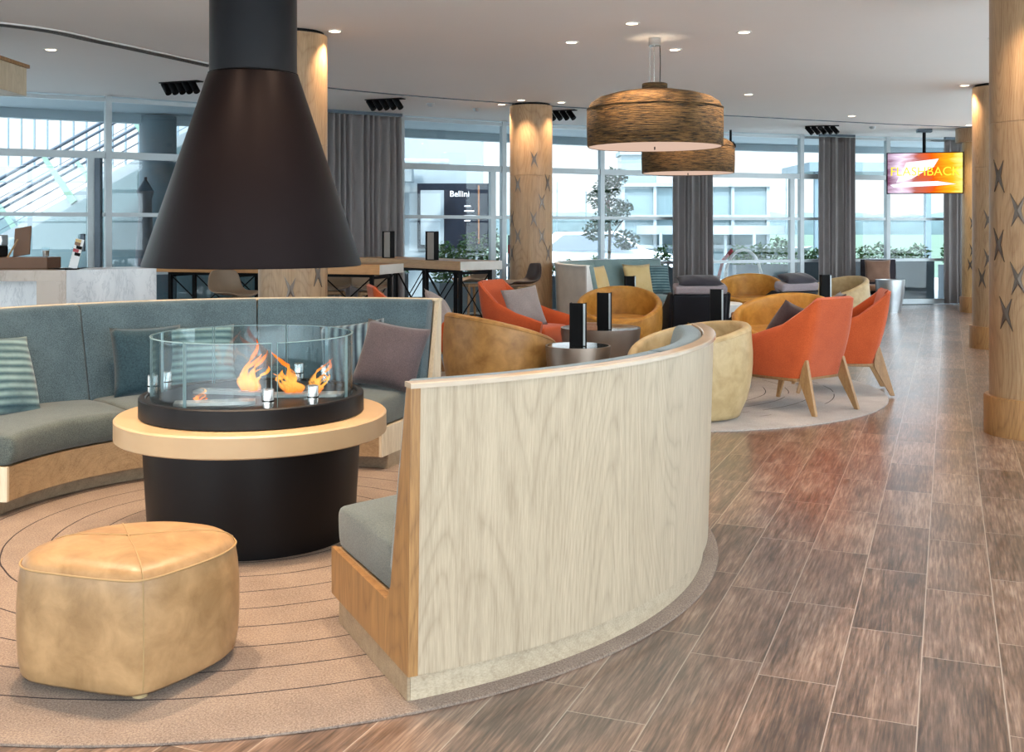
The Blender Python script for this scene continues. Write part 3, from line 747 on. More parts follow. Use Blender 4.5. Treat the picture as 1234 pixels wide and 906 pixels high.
cushion('brown cushion inside the nearer rear-facing orange armchair', 'brown_cushion', (2.17, 8.50, .62), face(-.62, .79)+pi, -28, .42, .42, .13, roll=-16, group='cushions on the armchairs')
cushion('dark cushion inside the orange armchair at the walkway', 'brown_cushion', (2.78, 9.32, .66), face(-.97, .18)+pi, -22, .42, .42, .13, group='cushions on the armchairs')

# ------------------------------------------------------------------ black lounge chairs (front = +Y)
def lounge(label, loc, rz):
    t = thing('lounge_chair', label, 'lounge chair', loc, rz, 'black lounge chairs with draped cushions')
    Mx = Matrix.Translation((0, -.22, .055)) @ Matrix.Rotation(R(14), 4, 'X')
    MB().box(-.30, -.03, .0, .30, .02, .66).move(Mx).build('back_frame', M['navy_black'], t, bevel=.02)
    MB().box(-.28, .022, .2, .28, .10, .70).move(Mx).build('back_cushion', M['lilac'], t, bevel=.03, seg=4)
    MB().box(-.29, -.05, .665, .29, .11, .76).move(Mx).build('top_cushion', M['lilac'], t, bevel=.03, seg=4)
    MB().box(-.285, -.18, .30, .285, .42, .42).build('seat_cushion', M['salmon'], t, bevel=.03, seg=4)
    for g in (-1, 1):
        m = MB(); x0, x1 = (g*.30, g*.335) if g > 0 else (g*.335, g*.30)
        pts = [(-.22, .10), (-.385, .695), (-.31, .71), (.0, .53), (.44, .32), (.44, .24), (.3, .10)]
        n = len(pts); vs = [(x0, y, z) for y, z in pts]+[(x1, y, z) for y, z in pts]
        m.add(vs, [tuple(range(n)), tuple(range(2*n-1, n-1, -1))]+[(i, (i+1) % n, n+(i+1) % n, n+i) for i in range(n)])
        m.build('side_panel', M['navy_black'], t, smooth=0)
        for y in (-.2, .38): MB().beam((g*.30, y, .26), (g*.31, y+(.03 if y > 0 else -.03), 0), .03, .03).build('leg', M['black'], t)
    MB().box(-.3, -.2, .24, .3, .42, .295).build('seat_frame', M['navy_black'], t, bevel=.01)
    return t
lounge('black-backed lounge chair seen square from behind, left of its twin', (2.02, 12.1, 0), R(4))
lounge('black-backed lounge chair turned to the left behind the mustard tub chair', (3.05, 12.6, 0), R(32))
def headroll(label, x, y, rz):
    o = pillow_mb(.50, .20, .11).build('head_cushion', M['charcoal'], smooth=180); o.location = (x, y, .838); o.rotation_euler = (R(-68), 0, rz)
    tag(o, label, 'cushion', 'charcoal head cushions')
headroll('small charcoal cushion on top of the left black lounge chair', 2.04, 11.74, R(4))
headroll('small charcoal cushion on top of the right black lounge chair', 3.25, 12.29, R(32))

# ------------------------------------------------------------------ brown armchair by the window
t = thing('wicker_armchair', 'brown armchair with a black frame by the far window, beside the steel side table', 'armchair', (6.42, 18.86, 0), R(165))
Mx = Matrix.Translation((0, -.26, .40)) @ Matrix.Rotation(R(10), 4, 'X')
MB().box(-.30, -.03, -.05, .30, .02, .47).move(Mx).build('backrest', M['charcoal'], t, bevel=.02)
MB().box(-.28, -.26, .33, .28, .28, .43).build('seat', M['salmon'], t, bevel=.03, seg=3)
for g in (-1, 1):
    MB().box(min(g*.30, g*.335), -.36, .28, max(g*.30, g*.335), .30, .52).build('side_panel', M['charcoal'], t, bevel=.01)
    MB().beam((g*.30, .26, .30), (g*.32, .30, 0), .03, .03).build('leg', M['black'], t)
    MB().beam((g*.30, -.30, .30), (g*.32, -.36, 0), .03, .03).build('leg', M['black'], t)
MB().box(-.3, -.3, .27, .3, .29, .325).build('seat_frame', M['black'], t)
cushion('brown woven cushion on the armchair by the far window', 'woven_brown', (6.40, 18.89, .66), R(-15), -14, .44, .42, .13, group='cushions on the armchairs')

# ------------------------------------------------------------------ tables
def drum(label, loc, r0, r1, h, mat='bronze', glass=True, group='round metal side tables'):
    t = thing('drum_table', label, 'side table', loc, 0, group)
    MB().lathe([(0, 0), (r1, 0), (r1, .01), (r0*.93, h*.55), (r0, h-.03), (r0, h), (r0-.012, h), (r0-.014, h-.012), (0, h-.012)], 64).build('drum', M[mat], t)
    if glass: MB().lathe([(0, h-.011), (r0-.016, h-.011), (r0-.016, h-.001), (0, h-.001)], 64).build('glass_top', M['tableglass'], t)
    return t
drum('small bronze drum table with a glass top, right of the brown tub chair', (.505, 8.25, RZ), .25, .20, .50)
drum('wide bronze drum table with a glass top, behind the nearer drum table', (.80, 9.75, RZ), .36, .27, .50)
drum('tapered satin steel side table by the brown armchair near the far window', (6.36, 18.15, 0), .24, .165, .55, 'steel', False)
drum('small drum table hidden behind the mustard tub chair, under a menu holder', (1.45, 13.3, 0), .27, .2, .50)
drum('small drum table carrying a menu holder, behind the nearer orange chair', (3.95, 13.65, 0), .24, .18, .50)
t = thing('coffee_table', 'round white coffee table behind the left black lounge chair', 'coffee table', (2.46, 13.9, 0))
MB().lathe([(0, 0), (.42, 0), (.50, .43), (.50, .45), (0, .45)], 48).build('table_drum', M['white'], t, bevel=.005)
t = thing('low_table', 'rectangular dark metal low table between the tan tub chair and the orange chair', 'coffee table', (1.9, 9.95, RZ))
MB().box(-.2, -.5, .46, .2, .5, .49).build('table_top', M['tableglass'], t, bevel=.004)
MB().box(-.203, -.503, .425, .203, .503, .458).build('apron', M['steel'], t, bevel=.004)
for x in (-.18, .18):
    for y in (-.48, .48): MB().box(x-.015, y-.015, 0, x+.015, y+.015, .425).build('leg', M['steel'], t)
# menu holders: dark three-sided slotted towers with pages inside
def holder(label, x, y, z, rz=0, s=1.):
    t = thing('menu_holder', label, 'menu holder', (x, y, z), rz, 'upright dark menu holders')
    w, d, h = .06*s, .045*s, .325*s
    m = MB(); m.box(-w, -d, 0, -w+.006, d, h); m.box(w-.006, -d, 0, w, d, h); m.box(-w+.006, -d, 0, w-.006, -d+.006, h); m.box(-w+.006, -d+.006, 0, w-.006, d, .008)
    m.build('case', M['black'], t, smooth=0)
    MB().box(w-.014, -d-.001, .004, w+.001, -d+.004, h-.004).build('edge_strip', M['alu'], t, smooth=0)
    MB().box(-w+.012, -d+.012, .01, w-.016, d-.012, h-.012).build('menu_pages', M['page'], t, smooth=0)
    return t
def holder_like(h0, label, x, y, z, rz=0): return dup(h0, (x, y, z), rz, label)
h0 = holder('dark menu holder standing on the nearer bronze drum table', .505, 8.24, .50, R(-12))
h0.location.z = .512
holder_like(h0, 'dark menu holder standing on the wide drum table, before the mustard tub chair', .82, 9.58, .512, R(-14))
holder_like(h0, 'dark menu holder in front of the far banquette, above the mustard tub chair', 1.45, 13.25, .50, R(10))
holder_like(h0, 'dark menu holder against the cream tub chair, above the nearer orange chair', 3.95, 13.6, .50, R(5))
holder_like(h0, 'grey-edged menu holder beside the left black lounge chair', 1.96, 10.34, .502, R(-8))
holder_like(h0, 'menu holder on the bar table, in front of the wide grey curtain', -1.50, 13.10, 1.05, R(150))
holder_like(h0, 'menu holder on the bar table, in front of the green shrub outside', -.90, 12.15, 1.05, R(150))
bx = MB().box(-.05, -.035, 0, .05, .035, .035); bx.box(-.046, -.031, .036, .046, .031, .062)
o = bx.build('coaster_box', M['salmon'], smooth=0, loc=(.70, 9.52, .512)); tag(o, 'little brown box of coasters between the two menu holders', 'box')

# ------------------------------------------------------------------ bar tables and stools
def bartable(label, a, d, ln, w, top, end, grp):
    # a: near corner, d: unit direction of the long side, w: depth to the right-hand perpendicular
    d = Vector((d[0], d[1], 0)).normalized(); p = Vector((-d.y, d.x, 0))*(-1 if w < 0 else 1); w = abs(w)
    rz = atan2(d.y, d.x); c = Vector((a[0], a[1], 0))+d*ln/2+p*w/2
    t = thing('bar_table', label, 'bar table', (c.x, c.y, 0), rz, grp)
    MB().box(-ln/2, -w/2, .95, ln/2, w/2, 1.048).build('table_top', M[top], t, bevel=.004)
    MB().box(-ln/2-.004, -w/2+.0, .952, -ln/2+.001, w/2, 1.046).build('end_edge', M[end], t, smooth=0)
    n = 4 if ln > 2 else 3
    xs = [-ln/2+.12+(ln-.24)*i/(n-1) for i in range(n)]
    for x in xs:
        for g in (-1, 1): MB().box(x-.018, g*(w/2-.08)-.018, 0, x+.018, g*(w/2-.08)+.018, .949).build('leg', M['black'], t)
        MB().box(x-.012, -w/2+.08, .9, x+.012, w/2-.08, .93).build('cross_rail', M['black'], t)
    for g in (-1, 1):
        y = g*(w/2-.08)
        MB().box(xs[0], y-.012, .92, xs[-1], y+.012, .948).build('top_rail', M['black'], t)
        MB().box(xs[0], y-.012, .24, xs[-1], y+.012, .27).build('foot_rail', M['black'], t)
        for x0, x1 in zip(xs, xs[1:]):
            m = MB(); m.tube([(x0, y, .27), (x1, y, .92)], .007, 6); m.tube([(x0, y, .92), (x1, y, .27)], .007, 6)
            m.build('cross_brace', M['black'], t)
bartable('high bar table with a thick timber top in front of the wide grey curtain', (-.56, 11.7), (-.6, .8), 2.3, -.56, 'bar_wood', 'bar_end', 'high bar tables on black braced frames')
bartable('high bar table half hidden behind the black hood and its column', (-1.30, 10.60), (-.956, .29), 2.55, -.6, 'bar_wood', 'bar_end', 'high bar tables on black braced frames')
def stool(label, loc, rz, shell='shell'):
    t = thing('bar_stool', label, 'bar stool', loc, rz, 'bar stools with timber legs')
    rows = []
    pr = [(.19, .735), (.17, .755), (.08, .75), (-.04, .745), (-.13, .76), (-.18, .81), (-.20, .88), (-.21, .96), (-.212, 1.0)]
    for i, (y, z) in enumerate(pr):
        w = (.16, .19, .205, .21, .215, .215, .205, .185, .14)[i]; row = []
        for k in range(9):
            u = -1+k/4; row.append((w*u, y+(.05*u*u if i > 3 else 0), z+(.035*u*u if i < 5 else 0)))
        rows.append(row)
    o = MB().grid(rows).build('shell', M[shell], t, smooth=180)
    s = o.modifiers.new('thick', 'SOLIDIFY'); s.thickness = .018; s.offset = -1
    o.modifiers.new('subd', 'SUBSURF').render_levels = 1
    MB().box(-.12, -.12, .69, .12, .12, .73).build('seat_block', M['walnut_leg'], t, bevel=.01)
    P = {}
    for gx in (-1, 1):
        for gy in (-1, 1):
            MB().tube([(gx*.11, gy*.11, .72), (gx*.21, gy*.21, 0)], .019, 10, r1=.013).build('leg', M['walnut_leg'], t)
    q = .165; m = MB()
    for a, b in (((-q, -q), (q, -q)), ((q, -q), (q, q)), ((q, q), (-q, q)), ((-q, q), (-q, -q))): m.tube([(a[0], a[1], .32), (b[0], b[1], .32)], .009, 8)
    m.build('foot_ring', M['black'], t); return t
s0 = stool('taupe bar stool standing left of the column, under the black hood', (-2.72, 10.55, 0), face(.8, -.6))
dup(s0, (-1.95, 11.75, 0), face(.2, -1), 'taupe bar stool behind the half-hidden bar table, just right of the column')
dup(s0, (-1.52, 11.62, 0), face(.2, -1), 'taupe bar stool at the right end of the half-hidden bar table')
dup(s0, (-.50, 13.35, 0), face(-.8, -.6), 'taupe bar stool behind the timber bar table, in front of the far windows')
s1 = stool('dark brown bar stool at the right end of the timber bar table', (.13, 12.72, 0), face(-.8, -.35), 'shell_dark')

# ------------------------------------------------------------------ marble counter and what stands on it
t = thing('service_counter', 'white marble counter with a brown marble opening at the left edge', 'counter', (-4.2, 9.4, 0))
def cb(x0, y0, z0, x1, y1, z1): return MB().box(x0+4.2, y0-9.4, z0, x1+4.2, y1-9.4, z1)
m = MB(); m.prism([(.36, -.10), (.97, .40), (.60, .85), (-.01, .35)], 0, 1.045); m.build('marble_block', M['marble'], t, smooth=0)
m = MB(); m.box(-2.6, -.10, .95, .355, .55, 1.045); m.build('counter_top', M['marble_brown'], t, smooth=0)
MB().box(.10, -.098, 0, .355, .5, .949).build('leg_panel', M['marble_brown'], t, smooth=0)
MB().box(-2.6, .38, 0, .098, .5, .949).build('back_panel', M['marble'], t, smooth=0)
MB().box(-2.6, -.06, .55, .098, .375, .58).build('shelf', M['marble_brown'], t, smooth=0)
t2 = tag(MB().box(-1.6, -.15, 0, .7, .15, .10).build('raised_shelf', M['hub'], smooth=0, bevel=.004, loc=(-4.85, 9.78, 1.046)), 'low raised brown ledge running along the top of the marble counter', 'shelf')
t = thing('display_board', 'brown easel-backed board standing on the counter ledge at the left', 'display board', (-4.42, 9.72, 1.147), R(-20))
Mx = Matrix.Rotation(R(-14), 4, 'X') @ Matrix.Rotation(R(-9), 4, 'Y')
MB().box(-.09, -.006, .015, .09, .006, .28).move(Mx).build('board', M['hub'], t, smooth=0)
MB().beam((-.03, -.01, .16), (-.06, -.10, 0), .012, .012).build('easel_leg', M['walnut_leg'], t)
t = thing('brochure_stand', 'slim white and red brochure stand on the marble counter', 'brochure', (-3.84, 9.42, 1.046), R(10))
Mx = Matrix.Rotation(R(14), 4, 'Y')
MB().box(-.05, -.05, 0, .05, .05, .012).build('stand_base', M['black'], t, smooth=0)
MB().box(-.035, -.004, .014, .035, .004, .275).move(Mx).build('sheet', M['paper'], t, smooth=0)
for i, (z, c) in enumerate(((.23, 'coffee'), (.20, 'black'), (.17, 'red'), (.14, 'black'), (.255, 'yellow_cushion'))):
    MB().box(-.034+(.02 if i % 2 else 0), -.0065, z-.014, .034-(.0 if i % 2 else .02), -.0045, z+.014).move(Mx).build('printed_patch', M[c], t, smooth=0)
t = thing('coffee_glass', 'small glass of brown drink beside the brown display board', 'glass', (-4.20, 9.72, 1.147))
MB().lathe([(0, 0), (.028, 0), (.035, .09), (.032, .09), (.026, .006), (0, .006)], 24).build('glass', M['fireglass'], t)
MB().lathe([(0, .007), (.025, .007), (.029, .06), (0, .06)], 24).build('drink', M['coffee'], t)
t = thing('coffee_machine', 'dark coffee machine at the extreme left edge of the counter', 'coffee machine', (-4.78, 9.80, 1.147))
MB().box(-.18, -.12, 0, .15, .12, .10).build('drip_tray', M['black'], t, bevel=.01)
MB().box(-.18, .0, .10, .15, .12, .20).build('body', M['steel'], t, bevel=.01)
MB().tube([(.0, -.05, .10), (.0, -.05, .14)], .03, 12).build('portafilter', M['black'], t)
t = thing('hanging_shelf', 'pale timber box hung from the ceiling at the top left corner', 'hanging shelf', (-5.6, 9.0, 0))
MB().box(-1.6, -.4, 2.56, 1.37, .4, 2.82).build('box_body', M['oak_edge'], t, smooth=0)
MB().box(-1.62, -.42, 2.80, 1.39, .42, 2.83).build('rim', M['oak_warm'], t, smooth=0)
for x in (-1.3, 0, 1.1): MB().tube([(x, 0, 2.83), (x, 0, 3.10)], .008, 8).build('hanger_rod', M['steel'], t)

# ------------------------------------------------------------------ pendants
def pendant(label, x, y, rz):
    t = thing('pendant_lamp', label, 'pendant lamp', (x, y, 0), rz, 'large woven pendant lamps')
    pr = [(.592, 2.128), (.600, 2.14), (.604, 2.30), (.602, 2.452), (.596, 2.462), (.592, 2.475), (.57, 2.52), (.50, 2.565), (.38, 2.60), (.24, 2.625), (.115, 2.645), (.112, 2.655), (.112, 2.69), (.105, 2.695), (.06, 2.695)]
    inn = [(.06, 2.66), (.10, 2.62), (.36, 2.58), (.55, 2.50), (.585, 2.44), (.585, 2.14)]
    MB().lathe(pr+inn, 96, close=True).build('shade', M['woven'], t, smooth=60)
    MB().lathe([(0, 2.132), (.583, 2.132), (.583, 2.142), (0, 2.142)], 72).build('diffuser', M['diffuser'], t)
    MB().lathe([(0, 2.105), (.006, 2.105), (.006, 2.133), (0, 2.133)], 12).build('finial', M['black'], t)
    MB().lathe([(.586, 2.462), (.603, 2.462), (.605, 2.467), (.603, 2.472), (.586, 2.472)], 96, close=True).build('seam_band', M['woven'], t)
    MB().lathe([(0, 3.03), (.055, 3.03), (.055, 3.095), (0, 3.095)], 32).build('ceiling_rose', M['chrome'], t)
    for k in range(3):
        a = 2*pi*k/3+.3; MB().tube([(.05*cos(a), .05*sin(a), 3.04), (.055*cos(a), .055*sin(a), 2.9), (.05*cos(a), .05*sin(a), 2.69)], .004, 6).build('cord', M['chrome'] if k else M['black'], t)
    li = bpy.data.lights.new('pendant_bulb', 'POINT'); li.energy = 25; li.color = (1, .78, .55); li.shadow_soft_size = .15
    lo = bpy.data.objects.new('bulb', li); COL.objects.link(lo); lo.parent = t; lo.location = (0, 0, 2.35); return t
p0 = pendant('large woven drum pendant lamp, the nearer one, over the drum tables', 1.27, 9.6, 0)
dup(p0, (2.30, 14.1, 0), R(50), 'large woven drum pendant lamp farther back, behind the nearer one')

# ------------------------------------------------------------------ television
t = thing('television', 'flat television showing an orange picture, hung from the ceiling at the right', 'television', (7.0, 18.3, 2.35), R(-12))
MB().box(-.615, -.02, -.352, .615, .03, .352).build('casing', M['black'], t, bevel=.006)
MB().box(-.6, -.026, -.337, .6, -.021, .337).build('screen', M['screen'], t, smooth=0)
def card(pts, y, name, mat):
    n = len(pts); MB().add([(x, y, z) for x, z in pts]+[(x, y+.001, z) for x, z in pts], [tuple(range(n)), tuple(range(2*n-1, n-1, -1))]+[(i, (i+1) % n, n+(i+1) % n, n+i) for i in range(n)]).build(name, mat, t, smooth=0)
card([(-.30, .18), (.22, .24), (.14, .10), (-.02, .02), (-.22, -.10), (-.46, -.16), (-.38, .0)], -.0285, 'picture_shape', M['tv_white'])
card([(-.56, -.20), (-.3, -.15), (.2, -.14), (.5, -.19), (.2, -.215), (-.5, -.245)], -.0285, 'picture_shape', M['tv_white'])
def text(s, size, loc, rot, mat, name, parent=None, ext=.001, spacing=1.0, align='CENTER', shear=0):
    c = bpy.data.curves.new('txt', 'FONT'); c.body = s; c.size = size; c.extrude = ext; c.align_x = align; c.align_y = 'CENTER'; c.space_character = spacing; c.shear = shear
    o = bpy.data.objects.new('tmp', c); COL.objects.link(o)
    me = bpy.data.meshes.new_from_object(o.evaluated_get(bpy.context.evaluated_depsgraph_get()))
    bpy.data.objects.remove(o); me.materials.clear(); me.materials.append(mat)
    o = bpy.data.objects.new(name, me); COL.objects.link(o); o.location = loc; o.rotation_euler = rot
    if parent is not None: o.parent = parent
    return o
text('FLASHBACK', .208, (.0, -.032, .02), (R(90), 0, 0), M['tv_yellow'], 'screen_lettering', t)
MB().tube([(0, .05, .2), (0, .05, .70)], .028, 16).build('pole', M['black'], t)
MB().box(-.10, .03, -.12, .10, .07, .24).build('bracket', M['black'], t)
MB().box(-.12, -.03, .69, .12, .13, .748).build('ceiling_plate', M['alu_dark'], t, bevel=.005)

# ------------------------------------------------------------------ ceiling lamps
dl = None
def downlight(x, y, label, e=45, size=95, group='small round ceiling downlights'):
    global dl
    if dl is None:
        dl = thing('downlight', label, 'downlight', (x, y, CEIL), 0, 'small round ceiling downlights')
        MB().lathe([(.048, -.0), (.066, -.0), (.066, -.006), (.05, -.008), (.048, -.004)], 32, close=True).build('trim_ring', M['white'], dl)
        MB().lathe([(0, -.001), (.048, -.001), (.048, -.005), (0, -.005)], 32).build('lens', M['led'], dl)
        r = dl
    else: r = dup(dl, (x, y, CEIL), 0, label, group)
    for k in DLE:
        if k[0] == e and k[1] == size: li = k[2]; break
    else:
        li = bpy.data.lights.new('downlight_beam', 'SPOT'); li.energy = e*DLK; li.color = (1, .74, .50); li.spot_size = R(size); li.spot_blend = .7; li.shadow_soft_size = .045
        DLE.append((e, size, li))
    lo = bpy.data.objects.new('downlight_beam', li); COL.objects.link(lo); lo.location = (x, y, CEIL-.02); return r
DLE = []
for x, y, lab, e in [
    (-1.52, 9.25, 'downlight just right of the black flue, beside the hidden column', 110), (-4.36, 10.2, 'downlight at the upper left, below the slot vent', 60),
    (.54, 9.8, 'downlight left of the large pendant, above the hidden column lights', 90), (.99, 8.9, 'downlight highest in the picture, left of the pendant cords', 90),
    (2.0, 9.3, 'downlight right of the pendant cords, highest on that side', 90), (1.54, 10.2, 'downlight immediately right of the pendant cords', 80),
    (2.98, 13.6, 'downlight right of the large pendant shade', 70), (2.03, 13.2, 'downlight peeping over the top of the large pendant shade', 70),
    (5.35, 12.75, 'downlight left of the second column at the right', 130), (-.14, 14.7, 'downlight touching the left side of the middle column', 130),
    (.12, 14.2, 'downlight in front of the middle column', 110), (.66, 14.45, 'downlight just right of the middle column', 90),
    (5.1, 16.2, 'downlight among the far ones, left of the television mount', 60), (7.0, 14.5, 'downlight beyond the second column', 60), (7.45, 17.6, 'downlight beside the farthest column', 110)]:
    downlight(x, y, lab, e)
for i, (x, y, e) in enumerate([(-1.6, 3.95, 210), (-.7, 3.9, 150), (-2.5, 4.4, 150), (-.35, 4.6, 150), (-1.95, 5.6, 120), (-.6, 6.2, 120), (-2.7, 6.0, 90), (1.4, 5.4, 50), (2.9, 4.6, 50), (3.3, 6.85, 110), (.8, 2.2, 50), (2.2, 2.3, 50), (-1.5, 1.2, 60), (1.2, 7.4, 60), (4.3, 9.6, 60)]):
    downlight(x, y, 'downlight overhead, outside the top of the picture', e*(1.35 if e > 85 and x < 0 else 1), group='downlights overhead nearer than the picture shows')
# adjustable black spot clusters
def cluster(x, y, rz, label):
    t = thing('spotlight_cluster', label, 'spotlight', (x, y, CEIL), rz, 'black five-barrel spotlight clusters')
    MB().box(-.27, -.06, -.012, .27, .06, -.001).build('mounting_plate', M['black'], t, smooth=0)
    for k in range(5):
        x0 = -.20+k*.10; MB().tube([(x0-.045, .0, -.012), (x0+.05, -.03, -.13)], .038, 20).build('barrel', M['black'], t)
    return t
c0 = cluster(-3.82, 12.45, R(-22), 'black spotlight cluster on the ceiling left of the black flue')
dup(c0, (-1.66, 14.1, CEIL), R(-22), 'black spotlight cluster above the wide grey curtain')
dup(c0, (.66, 15.45, CEIL), R(-22), 'black spotlight cluster just right of the middle column')
dup(c0, (5.1, 17.75, CEIL), R(-18), 'black spotlight cluster above the curtain left of the television')
for x, y, lab in ((-1.1, 14.6, 'small white smoke detector on the ceiling above the left windows'), (5.98, 17.9, 'small grey ceiling sensor left of the television mount'), (-.5, 15.2, 'flat white ceiling disc left of the middle column')):
    o = MB().lathe([(0, -.045), (.03, -.04), (.05, -.02), (.055, -.001), (0, -.001)], 24).build('smoke_detector', M['alu'], loc=(x, y, CEIL)); tag(o, lab, 'smoke detector')
# black floodlight at the glass beside the far pendant
t = thing('floodlight', 'small black floodlight mounted beside the far pendant lamp', 'spotlight', (3.75, 18.5, 2.9))
MB().tube([(0, 0, .0), (0, -.0, .2)], .02, 10).build('stem', M['black'], t)
MB().lathe([(0, -.1), (.09, -.1), (.09, -.06), (.05, 0), (0, 0)], 20).build('lamp_head', M['black'], t)
# ------------------------------------------------------------------ outside
outer = [(x, y+9.5) for x, y in FAC]
pts = FAC+outer[::-1]
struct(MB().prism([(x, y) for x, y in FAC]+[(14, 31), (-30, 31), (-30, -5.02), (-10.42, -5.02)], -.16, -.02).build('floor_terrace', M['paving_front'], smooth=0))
def sl(off0, off1, z0, z1): return MB().prism([(x, y+off0) for x, y in FAC]+[(x, y+off1) for x, y in FAC[::-1]], z0, z1)
struct(sl(.06, 2.5, 3.12, 3.25).build('ceiling_canopy', M['canopy'], smooth=0))
struct(sl(2.5, 2.7, 2.98, 3.3).build('trim_3', M['canopy'], smooth=0))
w = MB().box(-400, 33, -1.6, 500, 640, -1.5).build('harbour_water', M['water'], smooth=0); w['kind'] = 'structure'
struct(MB().box(-30, 30.5, -1.6, 16, 33.2, -.1).build('trim_4', M['paving'], smooth=0))
# far shore
def shore(y, h0, h1, mat, seed, name, x0, x1):
    rnd = random.Random(seed); n = 160; m = MB(); rows = []
    hs = []; v = .5
    for i in range(n+1):
        v = min(1, max(0, v+rnd.uniform(-.25, .25))); hs.append(h0+(h1-h0)*v)
    for i in range(n+1):
        x = x0+(x1-x0)*i/n; rows.append([(x, y, -1.5), (x, y+5, hs[i]*.6), (x, y+18, hs[i]), (x, y+60, hs[i]*.8), (x, y+90, -1.5)])
    o = m.grid(rows).build(name, mat, smooth=60); o['kind'] = 'structure'; return o
shore(560, 4, 8.5, M['hill_d'], 3, 'shoreline_trees', -380, 480)
shore(640, 9, 14, M['hill'], 5, 'shoreline_hills', -400, 520)

# planters with shrubs
def leaves(rnd, c, rad, n, sz):
    m = MB()
    for _ in range(n):
        while True:
            p = Vector([rnd.uniform(-1, 1) for _ in range(3)])
            if p.length < 1: break
        p = Vector((p.x*rad[0], p.y*rad[1], p.z*rad[2]))+Vector(c)
        q = Matrix.Rotation(rnd.uniform(0, 6.3), 3, 'Z') @ Matrix.Rotation(rnd.uniform(-1.2, 1.2), 3, 'X') @ Matrix.Rotation(rnd.uniform(0, 6.3), 3, 'Z')
        s = sz*rnd.uniform(.6, 1.2)
        vs = [p+q @ Vector(v)*s for v in ((0, -1, 0), (.42, -.1, .1), (0, 1, 0), (-.42, -.1, .1))]
        m.add(vs, [(0, 1, 2, 3)])
    return m
def planter(label, x, y, w, d, h, mat='planter', plant=.45, seed=1, tall=None, rz=0, leaf='leaf'):
    t = thing('planter', label, 'planter', (x, y, -.02), rz, 'planters on the terrace')
    m = MB(); k = .03
    m.box(-w/2, -d/2, 0, w/2, -d/2+k, h); m.box(-w/2, d/2-k, 0, w/2, d/2, h); m.box(-w/2, -d/2+k, 0, -w/2+k, d/2-k, h); m.box(w/2-k, -d/2+k, 0, w/2, d/2-k, h); m.box(-w/2+k, -d/2+k, 0, w/2-k, d/2-k, h-.06)
    m.build('planter_box', M[mat], t, smooth=0)
    rnd = random.Random(seed); f = MB(); n = max(2, int(w/.35))
    for i in range(n):
        cx = -w/2+w*(i+.5)/n; hh = plant*rnd.uniform(.6, 1.1)
        q = leaves(rnd, (cx, 0, h+hh*.45), (.24, .2, hh*.6), int(330*plant/.45), .05); f.add(q.v, q.f)
    f.build('shrub', M[leaf], t, smooth=0)
    if tall:
        tr = MB(); tr.tube([(0, 0, h-.1), (.03, 0, h+tall*.4), (0, .02, h+tall*.8)], .03, 8); 
        for q in range(5): a = q*1.3; tr.tube([(0, 0, h+tall*(.35+.1*q)), (.3*cos(a), .25*sin(a), h+tall*(.55+.1*q))], .012, 6)
        tr.build('trunk', M['trunk'], t)
        f = MB()
        for q in range(7):
            a = q*2.1; rr = .34*(1-q/9); c = (rr*cos(a), rr*.8*sin(a), h+tall*(.35+.1*q)); z = leaves(rnd, c, (.27, .24, .2), 260, .055); f.add(z.v, z.f)
        f.build('crown', M['leaf_d'], t, smooth=0)
    return t
planter('long dark planter with a green shrub right of the television pole, beyond the glass', 7.35, 20.9, 1.5, .5, .80, 'planter', .35, 11, rz=R(8))
planter('paler planter with bright green leaves at the right end of the terrace', 9.0, 21.15, 1.1, .5, .72, 'planter_l', .65, 12, rz=R(8))
planter('dark planter with low leaves beyond the glass, above the brown armchair', 5.9, 20.5, 1.1, .5, .8, 'planter', .28, 13, rz=R(12))
planter('grey planter with pale flowers left of the cream tub chair, beyond the glass', 4.7, 20.5, 1.2, .5, .75, 'planter_l', .55, 14, rz=R(14))
planter('blue grey planter with a small shrub beside the curtain under the far pendant', 2.95, 19.5, .9, .5, .72, 'planter', .4, 15, rz=R(20))
planter('terrace planter with a slender leafy tree right of the middle column', 1.75, 19.6, .9, .6, .55, 'planter_l', .5, 16, tall=1.9, rz=R(20))
planter('low terrace planter with pink flowering leaves just right of the middle column', .75, 18.7, .9, .5, .6, 'planter', .4, 17, rz=R(26))
planter('terrace planter with a big bright green shrub under the dark signboard', -.72, 17.9, 1.3, .55, .55, 'planter_l', .95, 18, rz=R(28))
planter('small terrace planter at the left edge of the signboard wall', -2.0, 17.6, .5, .4, .7, 'planter', .3, 19, rz=R(28))

# building with the dark sign board
t = thing('white_building', 'white building with a dark sign board and soffit beyond the left windows', 'building', (-2.6, 22.3, 0))
MB().box(-5.0, 0, 0, 2.0, .4, 5).build('wall', M['ext_white'], t, smooth=0)
b = MB().box(.65, -.09, 1.0, 2.16, -.012, 2.34).build('sign_board', M['sign'], t, smooth=0)
MB().box(.72, -.12, 1.08, 1.20, -.092, 2.2).build('white_panel', M['ext_white'], b, smooth=0)
text('Bellini', .17, (1.52, -.095, 2.12), (R(90), 0, 0), M['paper'], 'sign_lettering', b)
for i, wd in enumerate((.13, .2, .24, .12)):
    MB().box(1.62, -.1, 1.86-i*.1, 1.62+wd, -.092, 1.885-i*.1).build('sign_line', M['paper'], b, smooth=0)
MB().box(1.9, -.11, 1.1, 1.93, -.092, 2.3).build('sign_strip', M['coffee'], b, smooth=0)
MB().tube([(-3.0, -3.6, 2.62), (1.3, -.6, 2.72)], .09, 14).build('duct', M['ext_white'], t)
MB().lathe([(0, -.03), (.09, -.03), (.1, 0), (0, .02)], 20).build('camera_dome', M['black'], t, loc=(.55, -1.8, 2.62))
t = thing('fire_call_point', 'small red box on the white pier left of the middle column', 'call point', (-.02, 17.75, 1.0)); MB().box(-.05, -.03, 0, .05, .03, .14).build('red_case', M['red'], t, bevel=.005)
